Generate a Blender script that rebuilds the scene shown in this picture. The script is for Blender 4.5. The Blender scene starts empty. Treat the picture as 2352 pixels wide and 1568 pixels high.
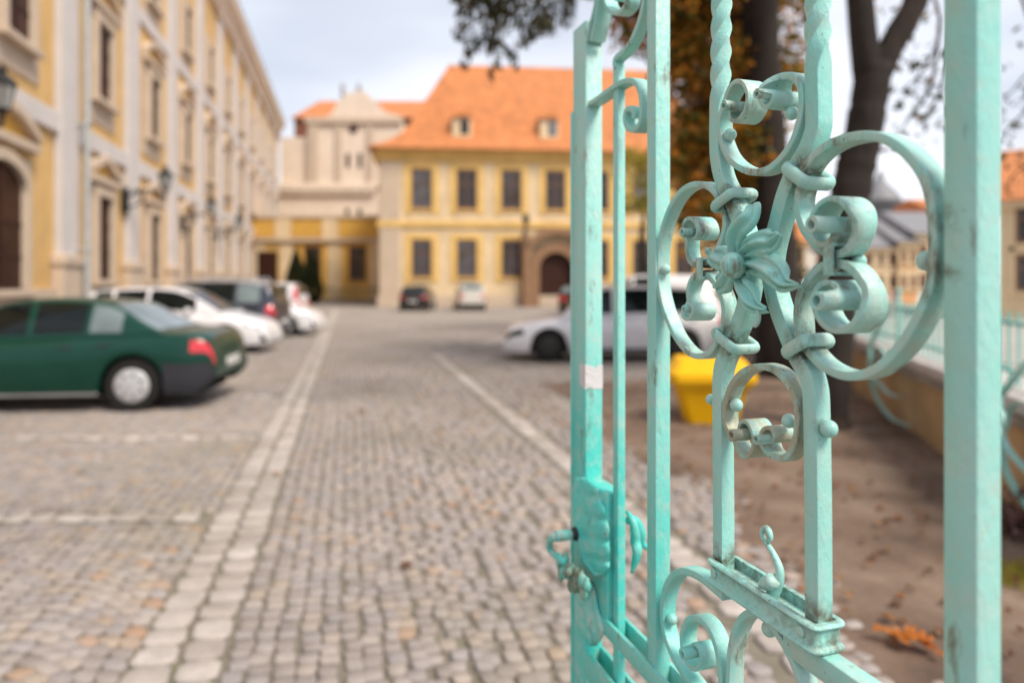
import bpy, bmesh, math, random
import numpy as np
from mathutils import Vector, Matrix
random.seed(7)
rng = np.random.default_rng(7)
sc = bpy.context.scene
col = sc.collection
PI = math.pi
EYE = 1.6                       # camera height above the paving
F, CX, HY = 1568.0, 1176.0, 650.0   # focal length, centre column and horizon of the 2352 px wide survey of the place

# ------------------------------------------------------------------ helpers
class MB:
    """collects shapes, then links them as ONE mesh object"""
    def __init__(self):
        self.v = []; self.f = []
    def add(self, verts, faces):
        o = len(self.v)
        self.v += [tuple(p) for p in verts]
        self.f += [tuple(i + o for i in f) for f in faces]
        return self
    def box(self, x0, x1, y0, y1, z0, z1):
        v = [(x0,y0,z0),(x1,y0,z0),(x1,y1,z0),(x0,y1,z0),(x0,y0,z1),(x1,y0,z1),(x1,y1,z1),(x0,y1,z1)]
        return self.add(v, [(0,3,2,1),(4,5,6,7),(0,1,5,4),(1,2,6,5),(2,3,7,6),(3,0,4,7)])
    def bbox(self, x0, x1, y0, y1, z0, z1, b=0.004):
        """box with bevelled edges"""
        b = min(b, (x1-x0)*.45, (y1-y0)*.45, (z1-z0)*.45)
        bm = bmesh.new()
        bmesh.ops.create_cube(bm, size=1)
        for v in bm.verts:
            v.co = Vector(((x0+x1)/2 + v.co.x*(x1-x0), (y0+y1)/2 + v.co.y*(y1-y0), (z0+z1)/2 + v.co.z*(z1-z0)))
        bmesh.ops.bevel(bm, geom=bm.edges[:], offset=b, segments=2, affect='EDGES', profile=.5)
        return self.frombm(bm)
    def frombm(self, bm):
        bm.verts.index_update()
        self.add([v.co for v in bm.verts], [[v.index for v in f.verts] for f in bm.faces])
        bm.free(); return self
    def ball(self, c, r, sx=1, sy=1, sz=1, seg=16):
        bm = bmesh.new(); bmesh.ops.create_uvsphere(bm, u_segments=seg, v_segments=max(6, seg//2+2), radius=1)
        for v in bm.verts: v.co = Vector((c[0]+v.co.x*r*sx, c[1]+v.co.y*r*sy, c[2]+v.co.z*r*sz))
        return self.frombm(bm)
    def lathe(self, prof, axis='Z', c=(0,0,0), seg=24):
        """prof: (radius, height) pairs"""
        n = len(prof); vs = []; fs = []
        for k in range(seg):
            a = 2*PI*k/seg; ca, sa = math.cos(a), math.sin(a)
            for r, h in prof:
                p = {'Z': (r*ca, r*sa, h), 'Y': (r*ca, h, r*sa), 'X': (h, r*ca, r*sa)}[axis]
                vs.append((p[0]+c[0], p[1]+c[1], p[2]+c[2]))
        for k in range(seg):
            for i in range(n-1):
                a = k*n+i; b = ((k+1) % seg)*n+i
                fs.append((a, b, b+1, a+1))
        return self.add(vs, fs)
    def tube(self, pts, radii, seg=10):
        pts = [Vector(p) for p in pts]; N = len(pts)
        if not hasattr(radii, '__len__'): radii = [radii]*N
        vs = []; fs = []; ref = None
        for i in range(N):
            t = (pts[min(i+1, N-1)] - pts[max(i-1, 0)]).normalized()
            if ref is None:
                ref = Vector((0,0,1)) if abs(t.z) < .9 else Vector((1,0,0))
                a = t.cross(ref).normalized()
            else:
                a = (a - t*a.dot(t)).normalized()
            b = t.cross(a)
            for k in range(seg):
                w = 2*PI*k/seg
                vs.append(pts[i] + (a*math.cos(w) + b*math.sin(w))*radii[i])
        for i in range(N-1):
            for k in range(seg):
                k2 = (k+1) % seg
                fs.append((i*seg+k, i*seg+k2, (i+1)*seg+k2, (i+1)*seg+k))
        fs.append(tuple(reversed(range(seg)))); fs.append(tuple((N-1)*seg+k for k in range(seg)))
        return self.add(vs, fs)
    def prism(self, outline, y0, y1):
        """outline in (x, z), extruded along y"""
        n = len(outline)
        vs = [(x, y0, z) for x, z in outline] + [(x, y1, z) for x, z in outline]
        fs = [tuple(range(n)), tuple(reversed(range(n, 2*n)))]
        fs += [(i, i+n, (i+1) % n + n, (i+1) % n) for i in range(n)]
        return self.add(vs, fs)
    def grid(self, rows):
        m = len(rows[0]); vs = [p for r in rows for p in r]; fs = []
        for i in range(len(rows)-1):
            for j in range(m-1):
                fs.append((i*m+j, i*m+j+1, (i+1)*m+j+1, (i+1)*m+j))
        return self.add(vs, fs)
    def build(self, name, mat=None, parent=None, smooth=False, fix=True):
        me = bpy.data.meshes.new(name)
        me.from_pydata(self.v, [], self.f)
        if fix:
            bm = bmesh.new(); bm.from_mesh(me)
            bmesh.ops.recalc_face_normals(bm, faces=bm.faces[:]); bm.to_mesh(me); bm.free()
        if mat: me.materials.append(mat)
        if smooth is not False:
            me.polygons.foreach_set('use_smooth', [True]*len(me.polygons))
            if smooth is not True: me.set_sharp_from_angle(angle=math.radians(smooth))
        me.update()
        o = bpy.data.objects.new(name, me); col.objects.link(o)
        if parent: o.parent = parent
        return o

def tag(o, label=None, cat=None, group=None, kind=None):
    if label: o['label'] = label
    if cat: o['category'] = cat
    if group: o['group'] = group
    if kind: o['kind'] = kind
    return o
def empty(name, loc, rz, label, cat, group=None):
    o = bpy.data.objects.new(name, None); col.objects.link(o)
    o.location = loc; o.rotation_euler = (0, 0, rz); o.empty_display_size = .2
    return tag(o, label, cat, group)
def copy_tree(o, parent=None):
    c = o.copy(); col.objects.link(c)
    if parent is not None: c.parent = parent
    for ch in list(o.children): copy_tree(ch, c)
    return c
def bezier(pts, n):
    """Catmull-Rom through pts (tuples of any length), n samples"""
    P = [np.array(p, float) for p in pts]
    P = [2*P[0]-P[1]] + P + [2*P[-1]-P[-2]]
    seg = len(P)-3; out = []
    lens = [np.linalg.norm(P[i+2][:2]-P[i+1][:2]) for i in range(seg)]
    tot = sum(lens) or 1; cum = np.concatenate([[0], np.cumsum(lens)])
    for k in range(n):
        s = tot*k/(n-1); i = min(int(np.searchsorted(cum, s, side='right'))-1, seg-1)
        t = (s-cum[i])/(lens[i] or 1)
        a, b, c, d = P[i:i+4]
        out.append(.5*((2*b)+(-a+c)*t+(2*a-5*b+4*c-d)*t*t+(-a+3*b-3*c+d)*t**3))
    return out

# ------------------------------------------------------------------ materials
def srgb(r, g, b):
    f = lambda c: (c/255/12.92) if c/255 <= .04045 else ((c/255+.055)/1.055)**2.4
    return (f(r), f(g), f(b))
def nodes(name):
    m = bpy.data.materials.new(name); m.use_nodes = True
    nt = m.node_tree; b = nt.nodes['Principled BSDF']
    return m, nt, b
def N(nt, t, **kw):
    n = nt.nodes.new(t)
    for k, v in kw.items():
        if hasattr(n, k): setattr(n, k, v)
        else: n.inputs[k.replace('_', ' ')].default_value = v
    return n
def ramp(nt, fac, stops):
    r = nt.nodes.new('ShaderNodeValToRGB'); e = r.color_ramp.elements
    while len(e) < len(stops): e.new(.5)
    for el, (p, c) in zip(e, stops):
        el.position = p; el.color = (*c, 1) if len(c) == 3 else c
    nt.links.new(fac, r.inputs[0]); return r.outputs[0]
def mixc(nt, fac, a, b, blend='MIX'):
    m = nt.nodes.new('ShaderNodeMix'); m.data_type = 'RGBA'; m.blend_type = blend
    for s, v in ((0, fac), (6, a), (7, b)):
        if hasattr(v, 'links') or hasattr(v, 'is_linked'): nt.links.new(v, m.inputs[s])
        elif s == 0: m.inputs[0].default_value = v
        else: m.inputs[s].default_value = (*v, 1)
    return m.outputs[2]
def noise(nt, scale, detail=4, coord='Object', rough=.55, stretch=None, dist=0):
    tc = nt.nodes.new('ShaderNodeTexCoord'); out = tc.outputs[coord]
    if stretch:
        mp = nt.nodes.new('ShaderNodeMapping'); mp.inputs['Scale'].default_value = stretch
        nt.links.new(out, mp.inputs[0]); out = mp.outputs[0]
    n = nt.nodes.new('ShaderNodeTexNoise'); n.inputs['Scale'].default_value = scale
    n.inputs['Detail'].default_value = detail; n.inputs['Roughness'].default_value = rough
    n.inputs['Distortion'].default_value = dist
    nt.links.new(out, n.inputs['Vector']); return n.outputs[0]
def bump(nt, b, h, strength, dist):
    bp = nt.nodes.new('ShaderNodeBump'); bp.inputs['Strength'].default_value = strength
    bp.inputs['Distance'].default_value = dist
    nt.links.new(h, bp.inputs['Height']); nt.links.new(bp.outputs[0], b.inputs['Normal'])
def sub(c, k): return tuple(min(1, x*k) for x in c)
def plain(name, c, rough=.6, metal=0, var=.18, scale=3, bmp=0, bscale=40, spec=.4, coat=0):
    """surface with uneven colour and a little relief"""
    m, nt, b = nodes(name)
    n = noise(nt, scale, 5)
    nt.links.new(ramp(nt, n, [(.3, sub(c, 1-var)), (.7, sub(c, 1+var*.7))]), b.inputs['Base Color'])
    b.inputs['Roughness'].default_value = rough; b.inputs['Metallic'].default_value = metal
    b.inputs['Specular IOR Level'].default_value = spec; b.inputs['Coat Weight'].default_value = coat
    if bmp: bump(nt, b, noise(nt, bscale, 4), bmp, .02)
    return m

def iron(name, worn=0.0):
    """weathered turquoise paint on wrought iron, chips and rust stains"""
    m, nt, b = nodes(name)
    tc = nt.nodes.new('ShaderNodeTexCoord'); sx = nt.nodes.new('ShaderNodeSeparateXYZ')
    nt.links.new(tc.outputs['Object'], sx.inputs[0])
    # the lower, lock side of the gate carries a fresher, greener coat of paint
    mr = N(nt, 'ShaderNodeMapRange'); nt.links.new(sx.outputs[0], mr.inputs[0])
    mr.inputs[1].default_value = .30; mr.inputs[2].default_value = .75
    mz = N(nt, 'ShaderNodeMapRange'); nt.links.new(sx.outputs[2], mz.inputs[0])
    mz.inputs[1].default_value = 1.60; mz.inputs[2].default_value = 1.25
    mm = N(nt, 'ShaderNodeMath', operation='MULTIPLY'); nt.links.new(mr.outputs[0], mm.inputs[0]); nt.links.new(mz.outputs[0], mm.inputs[1])
    big = noise(nt, 9, 5, stretch=(1, 1, .35))
    ad = N(nt, 'ShaderNodeMath', operation='ADD'); nt.links.new(mm.outputs[0], ad.inputs[0])
    bg = N(nt, 'ShaderNodeMapRange'); nt.links.new(big, bg.inputs[0]); bg.inputs[1].default_value = .35; bg.inputs[2].default_value = .75; bg.inputs[4].default_value = .55
    nt.links.new(bg.outputs[0], ad.inputs[1]); ad.use_clamp = True
    base = mixc(nt, ad.outputs[0], (.365, .645, .60), (.075, .565, .51))
    # chalky grey-beige weathering
    w = noise(nt, 38, 6, rough=.65)
    wf = ramp(nt, w, [(.47-.13*worn, (0, 0, 0)), (.70-.14*worn, (.55+.3*worn,)*3)])
    base = mixc(nt, wf, base, (.45, .55, .50) if worn < .8 else (.36, .32, .22))
    # brown grime runs
    g = noise(nt, 22, 6, rough=.7, stretch=(1, 1, .30))
    gf = ramp(nt, g, [(.60-.07*worn, (0, 0, 0)), (.71-.05*worn, (.9, .9, .9))])
    base = mixc(nt, gf, base, (.13, .085, .035))
    # rust and dirt that has collected round the joints (stored on the metal as 'grime')
    at_ = nt.nodes.new('ShaderNodeAttribute'); at_.attribute_name = 'grime'
    jn = noise(nt, 70, 5, rough=.7); jm = N(nt, 'ShaderNodeMath', operation='MULTIPLY')
    nt.links.new(at_.outputs['Fac'], jm.inputs[0]); nt.links.new(ramp(nt, jn, [(.32, (.15,)*3), (.62, (1.25,)*3)]), jm.inputs[1])
    base = mixc(nt, ramp(nt, jm.outputs[0], [(.14, (0, 0, 0)), (.70, (.92,)*3)]), base, (.10, .066, .034))
    # small chips down to rust
    c = noise(nt, 120, 3, rough=.6)
    cf = ramp(nt, c, [(.725-.03*worn, (0, 0, 0)), (.75-.03*worn, (1, 1, 1))])
    base = mixc(nt, cf, base, (.07, .030, .012))
    nt.links.new(base, b.inputs['Base Color'])
    b.inputs['Roughness'].default_value = .34; b.inputs['Specular IOR Level'].default_value = .55
    h = noise(nt, 95, 6, rough=.65, stretch=(1, 1, .45))
    bump(nt, b, h, .6, .004)
    return m

M = {}
M['iron'] = iron('turquoise_paint'); M['iron_worn'] = iron('worn_turquoise_paint', 1.0)
M['iron_mid'] = iron('weathered_turquoise_paint', .6)
M['iron_dark'] = plain('bare_dark_iron', (.035, .032, .035), .45, .6, .4, 60, .3, 120)
M['rust'] = plain('rust', (.16, .065, .02), .8, 0, .5, 80, .4, 200)
M['paper'] = plain('white_paper', (.62, .60, .62), .7, 0, .08, 60, .15, 150)
M['dark_gap'] = plain('dark_recess', (.012, .012, .012), .8)

# ------------------------------------------------------------------ camera, sky, sun
cam = bpy.data.cameras.new('camera'); cam_o = bpy.data.objects.new('camera', cam); col.objects.link(cam_o)
cam_o.location = (0, 0, EYE); cam_o.rotation_euler = (PI/2, 0, 0)
cam.sensor_width = 36; cam.lens = 24; cam.shift_y = -(784-HY)/2352
cam.clip_start = .05; cam.clip_end = 4000
cam.dof.use_dof = True; cam.dof.focus_distance = .88; cam.dof.aperture_fstop = 2.0
cam.dof.aperture_blades = 0
sc.camera = cam_o

wd = bpy.data.worlds.new('World'); sc.world = wd; wd.use_nodes = True
nt = wd.node_tree; bgn = nt.nodes['Background']
SUN_EL, SUN_AZ = math.radians(52), math.radians(132)     # azimuth clockwise from +Y: behind the camera, to the right
sky = nt.nodes.new('ShaderNodeTexSky'); sky.sky_type = 'NISHITA'; sky.sun_disc = False
sky.sun_elevation = SUN_EL; sky.sun_rotation = SUN_AZ
sky.air_density = 1.0; sky.dust_density = 2.0
tc = nt.nodes.new('ShaderNodeTexCoord')
mp = nt.nodes.new('ShaderNodeMapping'); mp.inputs['Scale'].default_value = (1, 1, 3.2)
nt.links.new(tc.outputs['Generated'], mp.inputs[0])
nz = nt.nodes.new('ShaderNodeTexNoise'); nz.inputs['Scale'].default_value = 1.15; nz.inputs['Detail'].default_value = 3.5
nt.links.new(mp.outputs[0], nz.inputs['Vector'])
cl = ramp(nt, nz.outputs[0], [(.34, (4.4, 4.75, 5.5)), (.64, (7.8, 8.0, 8.6))])
cf = ramp(nt, nz.outputs[0], [(.25, (.62,)*3), (.62, (.96,)*3)])
nt.links.new(mixc(nt, cf, sky.outputs[0], cl), bgn.inputs[0])
bgn.inputs[1].default_value = .10
sl = bpy.data.lights.new('sun', 'SUN'); sl.energy = 3.0; sl.angle = math.radians(22); sl.color = (1, .90, .76)
so = bpy.data.objects.new('sun', sl); col.objects.link(so)
dv = Vector((math.sin(SUN_AZ)*math.cos(SUN_EL), math.cos(SUN_AZ)*math.cos(SUN_EL), math.sin(SUN_EL)))
so.rotation_euler = dv.to_track_quat('Z', 'Y').to_euler()
sc.view_settings.view_transform = 'Standard'; sc.view_settings.look = 'None'
sc.view_settings.exposure = 0.62; sc.view_settings.gamma = 1
try: sc.cycles.max_bounces = 6; sc.cycles.transparent_max_bounces = 6
except Exception: pass

def at(px, z, py=None):
    """survey column px at distance z (and row py) -> place"""
    x = (px-CX)/F*z
    return (x, z) if py is None else (x, z, EYE-(py-HY)/F*z)
# ------------------------------------------------------------------ THE GATE LEAF
# local frame of the leaf: X along the leaf from the hinge, Y out of its near face, Z up
GD = Vector((-.3162, .9487, 0)); GN = Vector((-.9487, -.3162, 0))
_r = (1340-CX)/F; GA = 1.35*(_r + 1/3)
def _ray(px): return Vector(((px-CX)/F, 1, 0))
def _plane_o(): return Vector((GA, 0, 0))
_zh = GA/((2212-CX)/F + 1/3)
HINGE = Vector(((2212-CX)/F*_zh, _zh, 0))
def G(px, py, n=0.0):
    r = _ray(px); t = (n + _plane_o().dot(GN))/r.dot(GN)
    p = r*t
    return ((p-HINGE).dot(GD), EYE-(py-HY)/F*t)
ZO = {'A': (1650, 0, 3.136), 'B': (1600, 440, 3.409), 'C': (1950, 300, 2.24), 'D': (1650, 850, 3.92),
      'E': (1600, 1300, 3.853), 'F': (1400, 0, 3.1367), 'G': (1300, 1100, 2.584), 'H': (1480, 0, 1.425),
      'P': (1300, 1150, 3.137), 'O': (0, 0, 1/1.08844)}
def g(sheet, x, y, n=.010):
    ox, oy, s = ZO[sheet]
    return G((ox+x/s)/1.08844, (oy+y/s)/1.08844, n)

gate = empty('iron_gate', HINGE, math.atan2(GD.y, GD.x), 'open turquoise wrought iron gate with scrolls, twisted bars and a flower, in the right foreground', 'gate')

def sweep(mb, pts, tw=None):
    """pts: (u, v, thick, n_front, n_back); bar or band with eased corners"""
    n = len(pts); K = 12; vs = []; fs = []
    for i, (u, v, th, nf, nb) in enumerate(pts):
        a = pts[max(i-1, 0)]; b = pts[min(i+1, n-1)]
        t = Vector((b[0]-a[0], b[1]-a[1])); t = t.normalized() if t.length > 1e-9 else Vector((0, 1))
        e = Vector((-t.y, t.x))
        hw = (nf-nb)/2; nc = (nf+nb)/2; ht = th/2
        c = min(hw, ht)*(.28 if tw is None else .17)
        base = [(ht, hw-c), (ht-c*.3, hw-c*.3), (ht-c, hw), (-ht+c, hw), (-ht+c*.3, hw-c*.3), (-ht, hw-c),
                (-ht, -hw+c), (-ht+c*.3, -hw+c*.3), (-ht+c, -hw), (ht-c, -hw), (ht-c*.3, -hw+c*.3), (ht, -hw+c)]
        ph = tw[i] if tw is not None else 0; cp, sp = math.cos(ph), math.sin(ph)
        for p, q in base:
            p, q = p*cp-q*sp, p*sp+q*cp
            vs.append((u+e.x*p, nc+q, v+e.y*p))
    for i in range(n-1):
        for k in range(K):
            k2 = (k+1) % K
            fs.append((i*K+k, i*K+k2, (i+1)*K+k2, (i+1)*K+k))
    fs.append(tuple(range(K))); fs.append(tuple((n-1)*K+k for k in range(K)))
    mb.add(vs, fs); return mb

JOINTS = []
def roll(end, last, th0, nf0, nb0):
    """rolled-up scroll end: a ring that tightens into a thin tube pulled out towards the near face"""
    (cu, cv), sgn, r1, rt, nring, ntip, T1 = end
    JOINTS.append((Vector((cu, .012, cv)), r1*.85, .8))
    du, dv = last[0]-cu, last[1]-cv
    r0 = math.hypot(du, dv); a0 = math.atan2(dv, du)
    out = []; T = T1+.4+1.3; k = int(T*34)
    for i in range(1, k+1):
        t = T*i/k; a = a0+sgn*2*PI*t
        def sm(x): x = max(0, min(1, x)); return x*x*(3-2*x)
        if t < T1: r = r0+(r1-r0)*sm(t/T1*1.15)
        else: r = r1+(rt-r1)*sm((t-T1)/.34)
        if t > T1+.34: r = rt*(1-.35*(t-T1-.34)/1.36)
        f1 = sm(t/(.35*max(T1, .5))); f2 = sm((t-T1-.27)/.10)
        nf = nf0+(nring-nf0)*f1; nf = nf+(ntip-nf)*f2
        nb = nb0-(.5*(nring-nf0))*f1
        th = th0*(1-.35*f1); th = th+(rt*.42-th)*f2
        out.append((cu+r*math.cos(a), cv+r*math.sin(a), th, nf, nb))
    return out

def scroll(name, pts, th=.0085, w=.010, e0=None, e1=None, mat='iron_mid', npt=70, parent=gate):
    """band through plane points pts; e0/e1 are rolled ends at the start / end"""
    p = [(a, b) for a, b in pts]
    path = [(q[0], q[1], th, w, -w) for q in bezier(p, npt)]
    if e1: path = path + roll(e1, path[-1], th, w, -w)
    if e0:
        path = list(reversed(path)); path = path + roll(e0, path[-1], th, w, -w)
    mb = MB(); sweep(mb, path)
    return mb.build(name, M[mat], parent, smooth=40)
def rad(px, zone_px_per_m): return px/zone_px_per_m

# stiles ------------------------------------------------------------------
u0 = G(2245, 700, .015)[0]; u1 = G(2163, 700, .015)[0]
st = MB(); sweep(st, [((u0+u1)/2, .02+2.33*i/180, u1-u0, .015, -.015) for i in range(181)])
st.build('hinge_stile', M['iron'], gate, smooth=35)
SU0 = G(1345, 700, .018)[0]; SU1 = G(1311, 700, .018)[0]
st = MB(); st.bbox(SU0, SU1-.010, -.018, .018, .02, 2.10, .003)
st.bbox(SU1-.0105, SU1, -.020, .020, .02, 1.94, .003)
st.build('lock_stile', M['iron'], gate, smooth=35)
# middle bar and thin bar
def plumb(name, l, s, r, y, v0, v1):
    """straight square bar from its survey edges (left, ridge, right) at row y"""
    half = .012
    for _ in range(4):
        uf = G(s, y, half)[0]; ub = G(r, y, -half)[0]
        # ridge is the near edge of the front face; right edge is the near edge of the back face
        z = GA/((s-CX)/F+1/3); half = (r-s)/(F/z*(.9487-.3162*(s-CX)/F))/2
    ul = G(l, y, half)[0]; un = G(s, y, half)[0]
    b = MB(); b.bbox(un, ul, -half, half, v0, v1, .0025)
    return b.build(name, M['iron'], gate, smooth=35), un, ul, half
mid, MU0, MU1, MH = plumb('bar', 1485, 1506, 1540, 700, .25, 2.3)
thin_top = g('F', 460, 500, .008)[1]
_, TU0, TU1, TH = plumb('bar', 1407, 1419, 1437, 900, .25, thin_top)
# thin bar's upper end sweeps back towards the middle bar
tu = (TU0+TU1)/2
pp = [(tu, thin_top-.004), (tu, thin_top+.012), g('F', 520, 380, .008), g('F', 590, 250, .008), g('F', 640, 90, .008), g('F', 662, -60, .008), g('F', 670, -260, .008)]
scroll('scroll_band', pp, .011, .0095, mat='iron')
# little rail that ends in a curl under the middle bar
end = (g('F', 572, 925, .010), -1, 0, 0, 0, 0, 0)
pp = [(SU0+.002, g('F', 180, 845)[1]), g('F', 300, 770), g('F', 410, 690), g('F', 500, 640), g('F', 580, 640), g('F', 628, 720), g('F', 640, 850),
      g('F', 630, 960), g('F', 590, 1015), g('F', 540, 1010), g('F', 512, 950), g('F', 515, 880), g('F', 550, 850), g('F', 580, 880), g('F', 578, 930)]
scroll('rail_scroll', pp, .0095, .0125, mat='iron')
# ornaments at the top of the lock stile
scroll('scroll_band', [g('O', 1345, 95, .018), g('O', 1352, 60, .018), g('O', 1362, 20, .018), g('O', 1372, -40, .018)], .010, .017, mat='iron')
scroll('scroll_band', [g('O', 1372, 95, .0), g('O', 1382, 50, .0), g('O', 1388, 0, .0), g('O', 1388, -60, .0)], .010, .015, mat='iron')
pp = [g('O', 1392, -60), g('O', 1388, -10), g('O', 1398, 22), g('O', 1418, 30), g('O', 1437, 15), g('O', 1442, -15), g('O', 1432, -38), g('O', 1415, -35), g('O', 1408, -15), g('O', 1416, -2)]
scroll('scroll_band', pp, .008, .013, mat='iron')

# the pair of square bars: twisted above, bent to meet behind the flower -------
def bar(hpts, twist_to, dirn, w=.0208, bottom=None):
    pts = []
    for x, y in hpts: pts.append(g('H', x, y, 0))
    if bottom is not None: pts.append((pts[-1][0], bottom))
    q = bezier(pts, 220)
    vt = g('H', hpts[2][0], twist_to, 0)[1]
    tw = []
    for p in q:
        d = max(0, p[1]-vt); L = .035
        d = d*d/(2*L) if d < L else d-L/2
        tw.append(dirn*d/.126*2*PI)
    mb = MB(); sweep(mb, [(p[0], p[1], w, w/2, -w/2) for p in q], tw)
    return mb.build('bar', M['iron'], gate, smooth=40)
BOXV = None
bar([(462, -420), (462, -200), (462, 0), (460, 150), (458, 300), (456, 400), (455, 480), (458, 560), (475, 640), (512, 720), (548, 820), (566, 900),
     (572, 950), (568, 1020), (550, 1110), (522, 1180), (488, 1260), (470, 1320), (466, 1400), (467, 1500), (468, 1700), (469, 1850), (469, 2060)], 405, 1, .0208)
bar([(805, -420), (805, -200), (805, 0), (805, 150), (806, 300), (808, 400), (806, 460), (782, 530), (742, 600), (702, 690), (672, 800), (652, 880), (645, 945),
     (652, 1010), (672, 1090), (705, 1180), (745, 1270), (780, 1330), (796, 1390), (800, 1460), (803, 1600), (806, 1850), (808, 2270)], 275, 1, .0208)

# big C between right bar and hinge stile
pp = [g('C', 130, 285), g('C', 180, 215), g('C', 250, 155), g('C', 350, 108), g('C', 480, 88), g('C', 600, 112), g('C', 720, 200), g('C', 810, 330), g('C', 850, 480),
      g('C', 862, 650), g('C', 858, 800), g('C', 830, 960), g('C', 760, 1130), g('C', 670, 1270), g('C', 560, 1380), g('C', 450, 1428), g('C', 340, 1425), g('C', 230, 1370), g('C', 150, 1285), g('C', 110, 1230)]
scroll('scroll_band', pp, .0095, .0125, npt=110)
# the pair of rolled scrolls inside it
nr, ntp = .022, .045
cu = g('C', 285, 600, nr); ct = g('C', 218, 1062, ntp)
pp = [g('C', 118, 360), g('C', 100, 430), g('C', 100, 520), g('C', 130, 610), g('C', 180, 680), g('C', 240, 735), g('C', 300, 752, .014), g('C', 345, 722, .018), g('C', 368, 650, .021)]
scroll('rolled_scroll', pp, .0095, .0115, e1=(g('C', 270, 590, nr), -1, .029, .0085, .020, .044, .62), mat='iron_mid')
pp = [g('C', 100, 1215), g('C', 95, 1140), g('C', 96, 1050), g('C', 118, 960), g('C', 165, 880), g('C', 230, 822), g('C', 300, 800, .014), g('C', 370, 840, .018), g('C', 425, 930, .021)]
scroll('rolled_scroll', pp, .0095, .0115, e1=(g('C', 300, 1010, nr), 1, .0315, .0095, .020, .044, .58), mat='iron_mid')

# left C
pp = [g('B', 668, 215), g('B', 620, 130), g('B', 540, 78), g('B', 430, 78), g('B', 330, 145), g('B', 250, 270), g('B', 190, 430), g('B', 155, 600), g('B', 142, 780), g('B', 150, 920),
      g('B', 180, 1080), g('B', 230, 1230), g('B', 300, 1380), g('B', 400, 1500), g('B', 500, 1535), g('B', 590, 1500), g('B', 660, 1410)]
scroll('scroll_band', pp, .0085, .0105, npt=90)
pp = [g('B', 690, 250), g('B', 712, 330), g('B', 715, 430), g('B', 690, 530), g('B', 640, 640), g('B', 560, 735), g('B', 490, 760), g('B', 420, 725), g('B', 375, 640, .014), g('B', 355, 560, .018)]
scroll('rolled_scroll', pp, .0085, .0105, e1=(g('B', 428, 480, .020), 1, .0165, .0055, .020, .034, .55))
pp = [g('B', 690, 1330), g('B', 705, 1230), g('B', 708, 1120), g('B', 680, 1010), g('B', 620, 900), g('B', 540, 830), g('B', 480, 840), g('B', 420, 890, .012), g('B', 375, 980, .016), g('B', 360, 1070, .020)]
scroll('rolled_scroll', pp, .0085, .0105, e1=(g('B', 402, 1135, .022), -1, .0125, .0050, .022, .028, .55))
# upper C with its two rolled ends
pp = [g('A', 488, 830, .012), g('A', 462, 920), g('A', 458, 1020), g('A', 480, 1130), g('A', 530, 1235), g('A', 610, 1310), g('A', 720, 1350), g('A', 840, 1325), g('A', 950, 1230), g('A', 1035, 1100),
      g('A', 1085, 950), g('A', 1105, 800), g('A', 1092, 680), g('A', 1030, 600), g('A', 940, 598, .012)]
scroll('rolled_scroll', pp, .0085, .0105, e0=(g('A', 590, 838, .018), 1, .0175, .0062, .018, .036, .75),
       e1=(g('A', 890, 750, .018), -1, .0135, .0055, .026, .042, .45), mat='iron_mid', npt=90)
# lower C
pp = [g('D', 700, 985, .014), g('D', 640, 850), g('D', 625, 720), g('D', 640, 590), g('D', 690, 450), g('D', 780, 330), g('D', 890, 272), g('D', 1010, 262), g('D', 1130, 310), g('D', 1240, 420),
      g('D', 1310, 570), g('D', 1340, 750), g('D', 1325, 940), g('D', 1275, 1090), g('D', 1190, 1160), g('D', 1110, 1140, .012)]
scroll('rolled_scroll', pp, .0080, .0105, e0=(g('D', 812, 920, .018), -1, .0165, .0070, .018, .036, .62),
       e1=(g('D', 1050, 965, .018), 1, .0125, .0050, .016, .034, .55), mat='iron_worn', npt=90)
# lower left scrollwork
pp = [g('E', 800, 735), g('E', 690, 640), g('E', 560, 540), g('E', 420, 490), g('E', 320, 530), g('E', 250, 640), g('E', 215, 800), g('E', 215, 980), g('E', 250, 1150), g('E', 330, 1340), g('E', 430, 1500), g('E', 540, 1650), g('E', 640, 1850)]
scroll('scroll_band', pp, .011, .0115, mat='iron')
pp = [g('E', 760, 2050), g('E', 770, 1800), g('E', 780, 1568), g('E', 765, 1380), g('E', 720, 1180), g('E', 650, 1030), g('E', 560, 950), g('E', 470, 955), g('E', 410, 1030, .012)]
scroll('rolled_scroll', pp, .0095, .0115, e1=(g('E', 500, 1270, .018), -1, .0170, .0070, .016, .034, .62), mat='iron')
pp = [g('E', 830, 2050), g('E', 845, 1700), g('E', 850, 1500), g('E', 862, 1300), g('E', 895, 1120), g('E', 950, 980), g('E', 1030, 900), g('E', 1130, 900), g('E', 1230, 980), g('E', 1330, 1110), g('E', 1420, 1270), g('E', 1500, 1450), g('E', 1560, 1650), g('E', 1600, 1900)]
scroll('scroll_band', pp, .0090, .0115, mat='iron_mid')

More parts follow.
